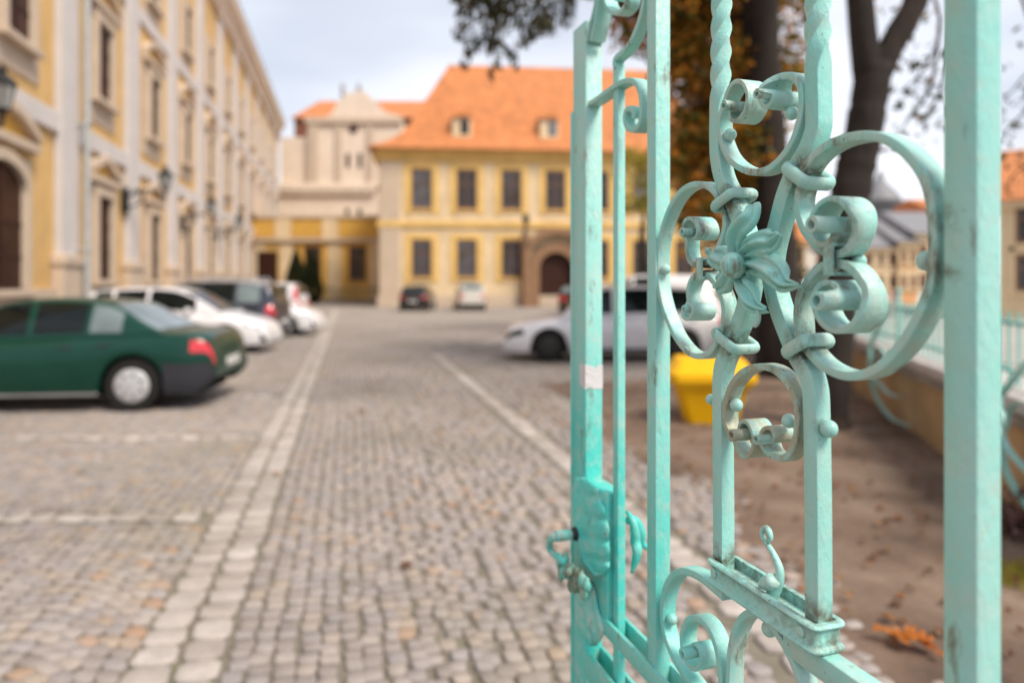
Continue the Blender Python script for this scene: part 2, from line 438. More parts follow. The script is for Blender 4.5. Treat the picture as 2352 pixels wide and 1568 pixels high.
# collars -------------------------------------------------------------------
def collar(sheet, a, b, n=.0175, depth=.037, r=.0062, mat='iron_mid'):
    ax = Vector(g(sheet, *a, n)); bx = Vector(g(sheet, *b, n))
    JOINTS.append((Vector(((ax.x+bx.x)/2, 0, (ax.y+bx.y)/2)), .026, 1.0))
    nb = n-depth; c = .006; d = (bx-ax).normalized()
    loop = [(ax, n-c), (ax+d*c*.3, n-c*.3), (ax+d*c, n), (ax.lerp(bx, .35), n), (ax.lerp(bx, .65), n), (bx-d*c, n), (bx-d*c*.3, n-c*.3), (bx, n-c),
            (bx, nb+c), (bx-d*c*.3, nb+c*.3), (bx-d*c, nb), (ax+d*c, nb), (ax+d*c*.3, nb+c*.3), (ax, nb+c)]
    P = [Vector((p.x, q, p.y)) for p, q in loop]
    n0 = len(P); seg = 12; vs = []; fs = []
    up = Vector((-d.y, 0, d.x))
    for i in range(n0):
        t = (P[(i+1) % n0]-P[i-1]).normalized(); s = t.cross(up).normalized()
        for k in range(seg):
            w = 2*PI*k/seg
            vs.append(P[i]+up*math.cos(w)*r*1.15+s*math.sin(w)*r*.8)
    for i in range(n0):
        for k in range(seg):
            j = (i+1) % n0; k2 = (k+1) % seg
            fs.append((i*seg+k, i*seg+k2, j*seg+k2, j*seg+k))
    return MB().add(vs, fs).build('collar', M[mat], gate, smooth=True)
collar('B', (615, 272), (785, 138)); collar('B', (620, 1330), (800, 1478))
collar('A', (975, 1310), (1140, 1435), r=.0070); collar('C', (22, 1305), (140, 1232), r=.0070)
def strap(sheet, a, b, wu, n0, n1):
    (ua, va), (ub, vb) = g(sheet, *a, n1), g(sheet, *b, n1)
    JOINTS.append((Vector((ua, 0, (va+vb)/2)), .024, .8))
    u = (ua+ub)/2; mb = MB()
    mb.bbox(u-wu/2, u+wu/2, n1-.005, n1, vb, va, .002)
    mb.bbox(u-wu/2, u+wu/2, n0, n0+.005, vb, va, .002)
    mb.bbox(u-wu/2, u+wu/2, n0, n1, va-.004, va+.001, .002)
    mb.bbox(u-wu/2, u+wu/2, n0, n1, vb-.001, vb+.004, .002)
    return mb.build('strap', M['iron_mid'], gate, smooth=40)
strap('C', (262, 690), (262, 868), .013, -.014, .019)
strap('B', (492, 700), (492, 880), .013, -.014, .019)

# rivets ------------------------------------------------------------------------
def rivet(sheet, x, y, r, n=.0):
    u, v = g(sheet, x, y, n); JOINTS.append((Vector((u, n, v)), r*1.45, .85))
    return MB().ball((u, n, v), r, 1, .95, 1, 20).build('rivet', M['iron_mid'], gate, smooth=True)
rivet('A', 550, 1058, .0087); rivet('A', 1035, 890, .0080); rivet('B', 220, 795, .0078)
rivet('D', 748, 635, .0088); rivet('D', 1262, 790, .0085); rivet('D', 1655, 868, .0097); rivet('D', 500, 580, .0075)
rivet('C', 820, 790, .0095); rivet('E', 308, 950, .0085); rivet('E', 1245, 1045, .0095); rivet('E', 800, 1470, .0090); rivet('C', 440, 790, .0080, -.01)

# flower --------------------------------------------------------------------------
FN = .034
fl = MB(); cu_, cv_ = g('B', 815, 765, FN+.004)
fl.ball((cu_, FN+.008, cv_), .0165, 1, .9, 1.02, 24)
fl.tube([(cu_, -.004, cv_), (cu_, FN, cv_)], .007)
rosette = fl.build('flower_rosette', M['iron_mid'], gate, smooth=True)
def petal(spine, hw, nn, ridge=.006, ruffle=.0045, waves=2.0, thick=.0022):
    """spine in survey sheet B, half widths (m), n along it; fluted leaf of sheet iron"""
    S = bezier([(*g('B', x, y, n), n) for (x, y), n in zip(spine, nn)], 26)
    W = bezier([(i, w) for i, w in enumerate(hw)], 26)
    rows = []
    for i, s in enumerate(S):
        a = S[max(i-1, 0)]; b = S[min(i+1, 25)]
        t = Vector((b[0]-a[0], b[1]-a[1])).normalized(); e = Vector((-t.y, t.x)); w = max(W[i][1], .0004)
        row = []
        for j in range(17):
            q = -1+2*j/16
            dn = ridge*(.75*math.cos(q*PI*2.6)+.45*math.cos(q*PI*1.2))*min(1, w/.008)*.8 - .35*w*q*q + ruffle*math.sin(i/25*waves*2*PI + (1.5 if q > 0 else 0))*abs(q)**2*min(1, i/8)
            row.append((s[0]+e.x*q*w, s[2]+dn, s[1]+e.y*q*w))
        rows.append(row)
    mb = MB().grid(rows); o = mb.build('petal', M['iron'], rosette, smooth=True)
    m = o.modifiers.new('thickness', 'SOLIDIFY'); m.thickness = thick; m.offset = 0
    m = o.modifiers.new('smooth', 'SUBSURF'); m.levels = 1; m.render_levels = 1
    return o
petal([(805, 665), (770, 540), (815, 420), (900, 330), (945, 250)], [.009, .015, .018, .018, .006], [.026, .035, .038, .036, .022], waves=1.6)
petal([(860, 655), (930, 590), (1030, 560), (1110, 560), (1180, 490)], [.009, .013, .016, .013, .002], [.026, .036, .038, .036, .040], waves=1.5)
petal([(900, 745), (1000, 760), (1110, 830), (1220, 920), (1350, 925)], [.010, .017, .018, .009, .002], [.026, .036, .040, .036, .044], waves=1.4, ridge=.007)
petal([(835, 860), (850, 960), (905, 1050), (985, 1110), (1070, 1140)], [.009, .014, .015, .009, .003], [.026, .036, .039, .036, .038], waves=1.5, ridge=.007)
petal([(760, 760), (700, 730), (640, 700), (590, 660), (570, 620)], [.010, .018, .017, .009, .002], [.026, .034, .036, .038, .046], waves=2.0)
petal([(790, 800), (730, 840), (690, 890), (660, 930), (640, 950)], [.008, .014, .014, .010, .004], [.026, .032, .034, .030, .022], waves=1.7)
# curled tip of the bottom petal
tip = [g('B', x, y, .036) for x, y in ((1000, 1120), (1010, 1180), (1005, 1240), (985, 1275), (965, 1265), (968, 1235))]
q = bezier(tip, 16)
MB().tube([(p[0], .036, p[1]) for p in q], [.0035-.0015*i/15 for i in range(16)], 8).build('petal', M['iron_mid'], rosette, smooth=True)

# moulded box rail round the feet of the pair of bars -----------------------------------
bu1 = g('E', 655, 480, .020)[0]; bu0 = g('E', 1680, 1000, .020)[0]
vt_ = (g('E', 655, 372, .022)[1]+g('E', 1640, 1005, .022)[1])/2; vb_ = (g('E', 670, 600, .022)[1]+g('E', 1620, 1290, .022)[1])/2
def rrect(u0, u1, h, c):
    L = []
    for (cu, cn, a0) in ((u1-c, h-c, 0), (u0+c, h-c, 90), (u0+c, -h+c, 180), (u1-c, -h+c, 270)):
        for k in range(6):
            a = math.radians(a0+90*k/5); L.append((cu+c*math.cos(a), cn+c*math.sin(a), math.cos(a), math.sin(a)))
    return L
hgt = vt_-vb_
prof = [(-.0045, 0), (.0018, 0), (.0036, .03), (.0042, .09), (.0030, .15), (.0008, .19), (-.0008, .26), (-.0008, .72), (.0008, .79), (.0030, .84), (.0044, .90), (.0036, .96), (.0018, 1.0), (-.0045, 1.0)]
L = rrect(bu0, bu1, .0195, .007); vs = []; fs = []
for (u, n, cu2, cn2) in L:
    for off, hh in prof: vs.append((u+cu2*off, n+cn2*off, vb_+hgt*hh))
m = len(prof); nL = len(L)
for i in range(nL):
    for k in range(m):
        fs.append((i*m+k, i*m+(k+1) % m, ((i+1) % nL)*m+(k+1) % m, ((i+1) % nL)*m+k))
boxr = MB().add(vs, fs).build('box_rail', M['iron'], gate, smooth=50)
MB().bbox(bu0+.004, bu1-.004, -.016, .016, vb_+.008, vb_+hgt*.60, .001).build('rail_core', M['iron_mid'], boxr)
for uu in (bu1-.012, bu0+.022):
    MB().ball((uu, .0195, vb_+hgt*.5), .0065, 1, .35, 1, 16).build('rivet', M['iron_mid'], boxr, smooth=True)
# swan-neck hook standing in the box rail
hk = [(1275, 720), (1300, 640), (1340, 560), (1345, 470), (1312, 375), (1262, 280), (1210, 205), (1180, 140), (1185, 90), (1218, 75), (1245, 110), (1256, 168), (1238, 200), (1208, 196)]
q = bezier([g('E', x, y, -.002) for x, y in hk], 50)
rr = [.0075, .0085, .0078, .0060, .0050, .0044, .0038, .0034, .0032, .0032, .0036, .0038, .0030, .0020]
rq = [r[1] for r in bezier([(i, r) for i, r in enumerate(rr)], 50)]
hook = MB().tube([(p[0], -.002, p[1]) for p in q], rq, 12).build('hook', M['iron'], gate, smooth=True)
S = bezier([g('E', x, y, .004) for x, y in ((1150, 645), (1200, 610), (1260, 600), (1310, 570))], 12)
MB().tube([(p[0], .004+.0004*i, p[1]) for i, p in enumerate(S)], [.0012+.0075*math.sin(min(1, i/7)*PI/2) for i in range(12)], 10).build('hook_leaf', M['iron_mid'], hook, smooth=True)

# horizontal rails --------------------------------------------------------------------------
v1 = g('G', 545, 1135, .016)[1]; v2 = g('G', 400, 1330, .020)[1]
for (v, h) in ((v1, .030), (v2, .050)):
    MB().bbox(bu1-.30 if False else u1, SU0+.002, .0125, .0205, v-h, v, .0025).build('rail', M['iron'], gate, smooth=35)
    MB().bbox(u1, SU0+.002, -.0205, -.0125, v-h, v, .0025).build('rail', M['iron'], gate, smooth=35)
vr = g('E', 1800, 1345, .012)[1]
MB().bbox(u1-.002, bu0+.060, -.012, .012, vr-.028, vr, .003).build('rail', M['iron_mid'], gate, smooth=35)
MB().bbox(u1-.002, SU0+.002, -.014, .014, .10, .14, .003).build('rail', M['iron'], gate, smooth=35)

# lock ------------------------------------------------------------------------------------------
lu0 = g('G', 590, 650, -.012)[0]
lv1 = g('G', 540, 292, 0)[1]; lv0 = g('G', 540, 1085, 0)[1]
lock = MB().bbox(TU1+.002, SU0+.001, -.020, .0175, lv0, lv1, .003).build('lock_case', M['iron'], gate, smooth=35)
def leafplate(name, outl, n0, dome, mat, parent, flute=0, veins=0, lobes=0):
    """embossed plate: outline = rows of (left x, right x, y) in sheet P; domed towards the near face"""
    rows = []
    L = bezier([(y, a, b) for a, b, y in outl], 34)
    for i, (y, a, b) in enumerate(L):
        row = []
        ph = abs(math.sin(i/33*PI*lobes)) if lobes else 1
        if lobes: b += 26*(ph**.5-.7)*min(1, i/6)*min(1, (33-i)/4)
        for j in range(15):
            q = j/14; x = a+(b-a)*q
            d = dome*math.sin(PI*q)**.7*math.sin(PI*min(1, max(0, (i+1.5)/36)))**.5
            if flute: d += flute*math.cos(q*2*PI*3.0)*math.sin(PI*q)
            if veins:
                d -= veins*(1-min(1, abs(math.sin(i/33*PI*lobes-(q-.95)*1.6))*2.2))*max(0, q-.25)*1.3
                d += veins*.8*math.exp(-((q-.28)/.10)**2)
            u, v = g('P', x, y, n0)
            row.append((u, n0+d, v))
        rows.append(row)
    o = MB().grid(rows).build(name, M[mat], parent, smooth=True)
    mo = o.modifiers.new('thickness', 'SOLIDIFY'); mo.thickness = .003; mo.offset = -1
    return o
plate = leafplate('lock_plate', [(455, 520, 130), (430, 560, 170), (400, 610, 240), (395, 650, 360), (400, 680, 480), (430, 690, 620), (470, 690, 760), (530, 690, 840), (610, 670, 900)], .020, .012, 'iron', gate, veins=.0075, lobes=5.0)
leafplate('lower_plate', [(470, 560, 960), (430, 590, 1040), (430, 610, 1150), (440, 640, 1260), (470, 660, 1340), (520, 640, 1400), (560, 600, 1450)], .021, .010, 'iron_mid', gate, flute=.0045)
# boss, lever with its leaf end
bu, bv = g('P', 440, 575, .034)
MB().lathe([(.0001, .022), (.013, .022), (.0145, .026), (.0135, .036), (.010, .042), (.008, .046)], 'Y', (bu, 0, bv), 20).build('handle_boss', M['iron_dark'], gate, smooth=50)
hn = .075
H0 = g('P', 215, 575, hn)
lever = MB()
lever.tube([(bu, .040, bv), (bu, .052, bv), (bu, hn, bv)], [.0085, .010, .0105], 14)
S = bezier([(bu, bv, hn), (*g('P', 235, 630, hn), hn), (*g('P', 235, 700, hn-.004), hn-.004), (*g('P', 290, 750, .066), .066), (*g('P', 360, 800, .060), .060)], 20)
lever.tube([(p[0], p[2], p[1]) for p in S], [.0085-.002*math.sin(i/19*PI) for i in range(20)], 12)
lever_o = lever.build('handle', M['iron_mid'], gate, smooth=True)
lf = MB(); r2 = random.Random(3)
for k in range(46):
    t = r2.random(); x = 330+170*t+r2.uniform(-1, 1)*(35+35*math.sin(PI*t)); y = 790+230*t+r2.uniform(-50, 50)
    n = .060-.016*t+r2.uniform(-.006, .006)
    u, v = g('P', x, y, n); lf.ball((u, n, v), r2.uniform(.0045, .0095), 1, .8, r2.uniform(1, 1.8), 10)
lf.build('handle_leaf', M['iron_worn'], lever_o, smooth=True)
# matching leaf on the far side
rows = []
for sh, nn in ((((838, 400), (870, 470), (880, 560), (880, 640), (895, 720), (880, 880)), -.030),):
    S = bezier([(*g('P', x, y, nn), nn) for (x, y) in sh], 20)
    for i, p in enumerate(S):
        w = .010*math.sin(PI*(i+.5)/20)
        rows.append([(p[0], p[2]+.006*math.sin(i*.9)-w*1.2*q*q+.002, p[1]+0) if False else (p[0]+w*q*.6, p[2]-abs(q)*w*1.4, p[1]) for q in (-1, -.5, 0, .5, 1)])
back = MB().grid(rows).build('back_plate', M['iron'], gate, smooth=True)
mo = back.modifiers.new('thickness', 'SOLIDIFY'); mo.thickness = .004
S = bezier([(*g('P', x, y, n), n) for x, y, n in ((850, 470, -.03), (900, 480, -.05), (940, 560, -.062), (955, 640, -.066), (1000, 690, -.075), (1020, 700, -.08))], 20)
MB().tube([(p[0], p[2], p[1]) for p in S], [.007+.006*math.sin(i/19*PI)-.004*i/19 for i in range(20)], 12).build('back_handle', M['iron'], gate, smooth=True)
# torn scrap of white paper pasted round the stile
pv1 = G(1345, 838, .018)[1]; pv0 = G(1345, 892, .018)[1]
def ptop(k): return pv1+.0035*math.sin(k*2.3)-.002*math.sin(k*5.1)-(.012 if k == 6 else 0)
rows = [[], []]
n_ = .0186
cols = [(SU0+.026, n_), (SU0+.018, n_), (SU0+.008, n_), (SU0-.0006, n_), (SU0-.0006, .010), (SU0-.0006, .003), (SU0-.0006, -.004), (SU0-.0006, -.010), (SU0-.0006, -.0176)]
for k, (u, n) in enumerate(cols):
    rows[0].append((u, n, ptop(k)-(.004 if k == 0 else 0))); rows[1].append((u, n, pv0+.003*math.sin(k*1.9)+(.006 if k == 0 else 0)-(.003 if k > 6 else 0)))
o = MB().grid(rows).build('paper_scrap', M['paper'], gate)
mo = o.modifiers.new('thickness', 'SOLIDIFY'); mo.thickness = .0005; mo.offset = 0

# where dirt and rust have settled: round collars, rivets, rolled ends, the flower and the feet of the bars
JOINTS += [(Vector((cu_, FN-.006, cv_)), .018, .7), (Vector((g('H', 467, 1975, 0)[0], 0, vt_)), .022, .9), (Vector((g('H', 808, 2130, 0)[0], 0, vt_)), .024, .9),
           (Vector((u1, .008, g('C', 860, 560)[1])), .012, 1.0), (Vector((u1, .008, g('C', 860, 850)[1])), .012, 1.0), (Vector((bu0, 0, vb_)), .03, .7)]
JC = np.array([tuple(j[0]) for j in JOINTS]); JR = np.array([j[1]*.95 for j in JOINTS]); JS = np.array([j[2] for j in JOINTS])
def soil(o):
    if o.type == 'MESH' and len(o.data.vertices) > 30 and not o.name.startswith(('rivet', 'collar', 'petal')):
        n = len(o.data.vertices); co = np.zeros(n*3); o.data.vertices.foreach_get('co', co); co = co.reshape(n, 3)
        d = np.linalg.norm(co[:, None]-JC[None], axis=2)
        v = (JS*np.exp(-(d/JR)**2)).max(1)
        o.data.attributes.new('grime', 'FLOAT', 'POINT').data.foreach_set('value', v.astype(np.float32))
    for c in o.children: soil(c)
soil(gate)
# ------------------------------------------------------------------ GROUND
TH = math.atan2(377/F, 1)                 # the street runs 13.5 degrees left of the view
CT, ST = math.cos(TH), math.sin(TH)
def W(s, t, z=0): return (s*CT - t*ST, s*ST + t*CT, z)
def S_T(x, y): return (x*CT + y*ST, -x*ST + y*CT)

def island_stone(name, stops, rough=.75, moss=.25):
    m, nt, b = nodes(name)
    geo = nt.nodes.new('ShaderNodeNewGeometry')
    c = ramp(nt, geo.outputs['Random Per Island'], stops)
    n = noise(nt, 9, 5); n2 = noise(nt, .55, 4); n3 = noise(nt, 60, 3)
    c = mixc(nt, .45, c, ramp(nt, n, [(.3, (.45, .45, .45)), (.7, (1, 1, 1))]), 'MULTIPLY')
    c = mixc(nt, ramp(nt, n2, [(.50, (0, 0, 0)), (.68, (moss,)*3)]), c, (.15, .15, .055))
    c = mixc(nt, .3, c, ramp(nt, n3, [(.3, (.5, .5, .5)), (.7, (1, 1, 1))]), 'MULTIPLY')
    c = mixc(nt, 1, c, ramp(nt, noise(nt, .32, 5, rough=.6), [(.33, (.82, .81, .80)), (.62, (1.12, 1.11, 1.10))]), 'MULTIPLY')
    nt.links.new(c, b.inputs['Base Color']); b.inputs['Roughness'].default_value = rough
    b.inputs['Specular IOR Level'].default_value = .35
    bump(nt, b, n3, .35, .01)
    return m
M['cobble'] = island_stone('granite_setts', [(0, (.275, .238, .218)), (.25, (.34, .297, .275)), (.5, (.315, .288, .285)), (.75, (.385, .338, .312)), (.95, (.37, .305, .25)), (.985, (.38, .25, .17)), (1, (.415, .368, .345))])
M['kerb'] = island_stone('pale_granite', [(0, (.36, .315, .285)), (.5, (.43, .385, .355)), (1, (.50, .45, .42))], moss=.10)
def soilmat():
    m, nt, b = nodes('sandy_joints')
    a = noise(nt, 3, 6); c = ramp(nt, a, [(.3, (.13, .112, .085)), (.55, (.18, .158, .125)), (.75, (.135, .13, .075))])
    nt.links.new(c, b.inputs['Base Color']); b.inputs['Roughness'].default_value = .95
    return m
M['joint'] = soilmat()
def dirtmat():
    m, nt, b = nodes('trodden_earth')
    a = noise(nt, 1.3, 7, rough=.62); a2 = noise(nt, 14, 6, rough=.7)
    c = ramp(nt, a, [(.30, (.070, .046, .033)), (.47, (.145, .094, .066)), (.62, (.205, .145, .107)), (.75, (.27, .205, .16))])
    c = mixc(nt, ramp(nt, a2, [(.58, (0, 0, 0)), (.72, (.55,)*3)]), c, (.25, .12, .045))
    c = mixc(nt, ramp(nt, noise(nt, 2.2, 4), [(.62, (0, 0, 0)), (.75, (.7,)*3)]), c, (.10, .095, .03))
    nt.links.new(c, b.inputs['Base Color']); b.inputs['Roughness'].default_value = .95
    bump(nt, b, a2, .8, .03); return m
M['dirt'] = dirtmat()
def farpave():
    m, nt, b = nodes('distant_setts')
    tc = nt.nodes.new('ShaderNodeTexCoord'); v = nt.nodes.new('ShaderNodeTexVoronoi'); v.inputs['Scale'].default_value = 7
    nt.links.new(tc.outputs['Object'], v.inputs['Vector'])
    c = ramp(nt, v.outputs['Color'], [(.2, (.24, .21, .185)), (.6, (.31, .275, .25)), (.9, (.37, .33, .30))])
    c = mixc(nt, .6, c, ramp(nt, noise(nt, .5, 5), [(.3, (.6, .6, .58)), (.7, (1, 1, 1))]), 'MULTIPLY')
    nt.links.new(c, b.inputs['Base Color']); b.inputs['Roughness'].default_value = .85; return m
M['farpave'] = farpave()
tag(MB().add([(-900, -60, -.02), (900, -60, -.02), (900, 1500, -.02), (-900, 1500, -.02)], [(0, 1, 2, 3)]).build('ground', M['joint']), kind='structure')
g2 = MB(); a = [W(-8, 27), W(26, 27), W(34, 62), W(-16, 70)]
g2.add([(p[0], p[1], -.006) for p in a], [(0, 1, 2, 3)])
tag(g2.build('courtyard_paving', M['farpave']), kind='structure')

LS0, LS1, RS0, RS1 = -.900, -.512, 1.785, 2.02
CORNER_T = 15.15
CROSS = [4.70, 7.15, 9.75]          # bay dividers, square to the view
def in_band(s, t, pad):
    if LS0-pad < s < LS1+pad: return True
    if RS0-pad < s < RS1+pad and t < CORNER_T: return True
    x, y, _ = W(s, t)
    if y > 15.2 and y < 27.3 and abs(x-(-1.55+.30*(y-15.35))) < .125+pad: return True
    if s < LS0:
        for c in CROSS:
            if abs(y-c-.012*(x+.9)) < .075+pad: return True
    return False
def dirt_edge(t): return 2.5+.12*max(0, t-4)+.20*math.sin(t*1.7)+.12*math.sin(t*4.1+1) if t < 10.5 else 30
class Stones:
    def __init__(self): self.rows = []
    def add(self, s, t, hs, ht, ang): self.rows.append((s, t, hs, ht, ang))
    def build(self, name, mat, ztop=.0, hvar=.0035):
        A = np.array(self.rows); n = len(A)
        th = np.array([0.18, .82, 1.18, 1.82, 2.18+0, 2.82, 3.18, 3.82])/4*2*PI   # eight corners of an eased rectangle
        ox = []; oy = []
        for (sx, sy) in ((1, 1), (-1, 1), (-1, -1), (1, -1)):
            pts = [(1, .62), (.62, 1)] if sx*sy > 0 else [(.62, 1), (1, .62)]
            for p in pts: ox.append(sx*p[0]); oy.append(sy*p[1])
        ox = np.array(ox); oy = np.array(oy)
        jit = 1+rng.uniform(-.10, .10, (n, 8))
        lx = A[:, 2:3]*ox*jit; ly = A[:, 3:4]*oy*jit
        ca, sa = np.cos(A[:, 4:5]), np.sin(A[:, 4:5])
        zt = ztop+rng.uniform(-hvar, hvar, (n, 1)); tilt = rng.uniform(-.03, .03, (n, 2))
        V = np.zeros((n, 24, 3))
        for r, (k, dz) in enumerate(((1.0, -.020), (.98, -.005), (.87, 0))):
            x = lx*k; y = ly*k
            s = A[:, 0:1]+x*ca-y*sa; t = A[:, 1:2]+x*sa+y*ca
            V[:, r*8:(r+1)*8, 0] = s*CT-t*ST; V[:, r*8:(r+1)*8, 1] = s*ST+t*CT
            V[:, r*8:(r+1)*8, 2] = zt+dz+x*tilt[:, 0:1]+y*tilt[:, 1:2]
        faces = []
        for r in range(2):
            for k in range(8): faces.append([r*8+k, r*8+(k+1) % 8, (r+1)*8+(k+1) % 8, (r+1)*8+k])
        fq = np.array(faces); nq = len(fq)
        base = (np.arange(n)*24)[:, None, None]
        quads = (fq[None]+base).reshape(n, -1); top = (np.arange(16, 24)[None]+(np.arange(n)*24)[:, None])
        loops = np.concatenate([quads, top], 1).ravel().astype(np.int32)
        tot = np.tile(np.array([4]*nq+[8]), n).astype(np.int32); start = np.concatenate([[0], np.cumsum(tot)[:-1]]).astype(np.int32)
        me = bpy.data.meshes.new(name)
        me.vertices.add(n*24); me.vertices.foreach_set('co', V.ravel())
        me.loops.add(len(loops)); me.loops.foreach_set('vertex_index', loops)
        me.polygons.add(len(tot)); me.polygons.foreach_set('loop_start', start); me.polygons.foreach_set('loop_total', tot)
        me.materials.append(mat); me.update(calc_edges=True); me.validate()
        o = bpy.data.objects.new(name, me); col.objects.link(o); tag(o, kind='structure'); return o
U = lambda a, b: float(rng.uniform(a, b))
# road between the two pale strips: rows along the street, getting looser towards the middle
rd = Stones()
s = LS1+.06
while s < 2.9:
    t = 2.0+U(0, .1); w = U(.080, .097)
    while t < 27.5:
        ln = U(.078, .112); j = .012+.02*max(0, min(1, (s+.1)/.8))
        ss = s+U(-j, j)+.05*math.sin(t*.9+s*2)*max(0, min(1, (s+.1)/1.0)); tt = t+ln/2
        if not in_band(ss, tt, .045) and ss < dirt_edge(tt)+U(-.12, .12):
            rd.add(ss, tt, w/2-.0042, ln/2-.0042, U(-.09, .09)*(1+2*max(0, min(1, s))))
        t += ln
    s += w
# right of the strip beyond the earth: parking paving
s = 2.95
while s < 13:
    w = U(.11, .13); t = 10.5+U(0, .2)
    while t < 27.5:
        ln = U(.10, .15)
        if not in_band(s, t+ln/2, .05): rd.add(s, t+ln/2, w/2-.006, ln/2-.006, U(-.08, .08))
        t += ln
    s += w
rd.build('road_setts', M['cobble'])
# left: setts laid in fans
fan = Stones()
Wd = 1.25; c0 = LS0-.015-Wd/2
for k in range(0, 8):
    sc0 = c0-k*Wd
    r = 0
    t = 1.2
    while t < 27.5:
        m_ = 14; off = .5*(k % 2)
        for i in range(m_):
            q = (i+.5)/m_*2-1 + U(-.02, .02)
            arc = .55*(1-abs(q)**1.9)
            ss = sc0+q*Wd/2; tt = t+arc
            ang = math.atan2(-.55*1.9*abs(q)**.9*(1 if q > 0 else -1), Wd/2)
            x, y, _ = W(ss, tt)
            if x < -14 or y < 1.6: continue
            if in_band(ss, tt, .045) or ss > LS0-.045: continue
            fan.add(ss, tt, Wd/m_/2*.97/ max(.75, math.cos(ang)), .0405, ang)
        t += .096
fan.build('parking_setts', M['cobble'])
kb = Stones()
for s0, s1 in ((LS0, (LS0+LS1)/2), ((LS0+LS1)/2, LS1), (RS0, RS1)):
    t = 1.8+U(0, .1)
    while t < (42 if s0 < 0 else CORNER_T):
        ln = U(.155, .215)
        kb.add((s0+s1)/2+U(-.004, .004), t+ln/2, (s1-s0)/2-.010, ln/2-.009, U(-.02, .02)); t += ln
LEG = [(-1.55+.30*q*.2, 15.35+q*.2) for q in range(60)]
for (x, y) in LEG:
    s_, t_ = S_T(x, y); kb.add(s_, t_, .115, .094, TH*-1-.29+U(-.02, .02))
for c in CROSS:
    x = -13.0
    while x < -1.0-(c*ST/CT if True else 0)*0:
        ln = U(.16, .24); y = c+.012*(x+.9)
        s_, t_ = S_T(x+ln/2, y)
        if s_ < LS0-.09: kb.add(s_, t_, ln/2-.010, .068, -TH+U(-.03, .03))
        x += ln
kb.build('pale_kerb_setts', M['kerb'], ztop=.004, hvar=.003)
# bare earth under the trees
dm = MB(); rows = []
for i in range(68):
    t = 1.0+i*.14; row = []
    s0 = dirt_edge(min(t, 10.4))-.18
    for j in range(40):
        q = j/39; s = s0+q*(9-s0)
        x, y, _ = W(s, t)
        h = -.012+.028*min(1, q*9)+.018*math.sin(x*2.1+y*.7)*math.sin(y*1.3)*min(1, q*6)+.010*math.sin(x*7.3)*math.sin(y*6.1)
        row.append((x, y, h))
    rows.append(row)
tag(dm.grid(rows).build('bare_earth', M['dirt'], smooth=True), kind='structure')

# ------------------------------------------------------------------ BUILDINGS
M['ochre'] = plain('ochre_render', (.61, .39, .155), .85, 0, .17, .9, .15, 60)
M['ochre_dark'] = plain('deep_ochre_render', (.62, .36, .075), .85, 0, .10, 1.2, .15, 60)
M['beige'] = plain('beige_stucco', (.52, .415, .32), .85, 0, .08, 1.5, .15, 60)
M['chalk'] = plain('pale_grey_stucco', (.56, .52, .505), .85, 0, .07, 1.5, .15, 60)
M['cream'] = plain('cream_render', (.68, .53, .34), .85, 0, .16, .9, .15, 60)
M['yellow'] = plain('yellow_render', (.70, .46, .155), .85, 0, .16, .9, .15, 60)
M['peach'] = plain('peach_stucco', (.72, .60, .49), .85, 0, .09, .8, .15, 60)
M['sand'] = plain('sandstone', (.27, .155, .088), .85, 0, .16, 3, .3, 30)
M['dkwood'] = plain('dark_brown_wood', (.040, .014, .009), .6, 0, .3, 6, .2, 40, .2)
M['frame'] = plain('brown_window_frame', (.20, .095, .045), .5, 0, .2, 8)
M['zinc'] = plain('grey_zinc', (.42, .43, .43), .6, .2, .15, 6)
M['lantern_glass'] = plain('frosted_lantern_glass', (.30, .30, .29), .25, 0, .06, 8)
M['blk'] = plain('black_iron', (.022, .022, .023), .5, .2, .3, 20)
M['stone_grey'] = plain('weathered_stone', (.30, .27, .24), .9, 0, .25, 4, .4, 30)
def glassmat(name, c, rough=.06, sp=.32):
    m, nt, b = nodes(name)
    n = noise(nt, 1.1, 2)
    nt.links.new(ramp(nt, n, [(.35, sub(c, .6)), (.65, sub(c, 1.3))]), b.inputs['Base Color'])
    b.inputs['Roughness'].default_value = rough; b.inputs['Specular IOR Level'].default_value = sp; b.inputs['IOR'].default_value = 1.5
    bump(nt, b, noise(nt, .8, 2), .12, .05); return m
M['pane'] = glassmat('window_pane', (.012, .010, .009), .04, .45); 
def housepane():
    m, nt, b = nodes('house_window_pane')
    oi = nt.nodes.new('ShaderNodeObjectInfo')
    # sky reflections painted into some panes as a random grey-blue base colour
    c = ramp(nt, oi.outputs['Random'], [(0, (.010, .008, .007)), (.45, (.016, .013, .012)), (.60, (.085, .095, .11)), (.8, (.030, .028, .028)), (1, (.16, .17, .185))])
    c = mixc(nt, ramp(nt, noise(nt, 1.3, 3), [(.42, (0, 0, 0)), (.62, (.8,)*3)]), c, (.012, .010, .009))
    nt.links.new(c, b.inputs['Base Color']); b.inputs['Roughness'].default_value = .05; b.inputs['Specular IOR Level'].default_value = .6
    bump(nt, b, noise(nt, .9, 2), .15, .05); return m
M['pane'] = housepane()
M['pane_brown'] = glassmat('brown_shutter_pane', (.042, .015, .010), .4, .12)
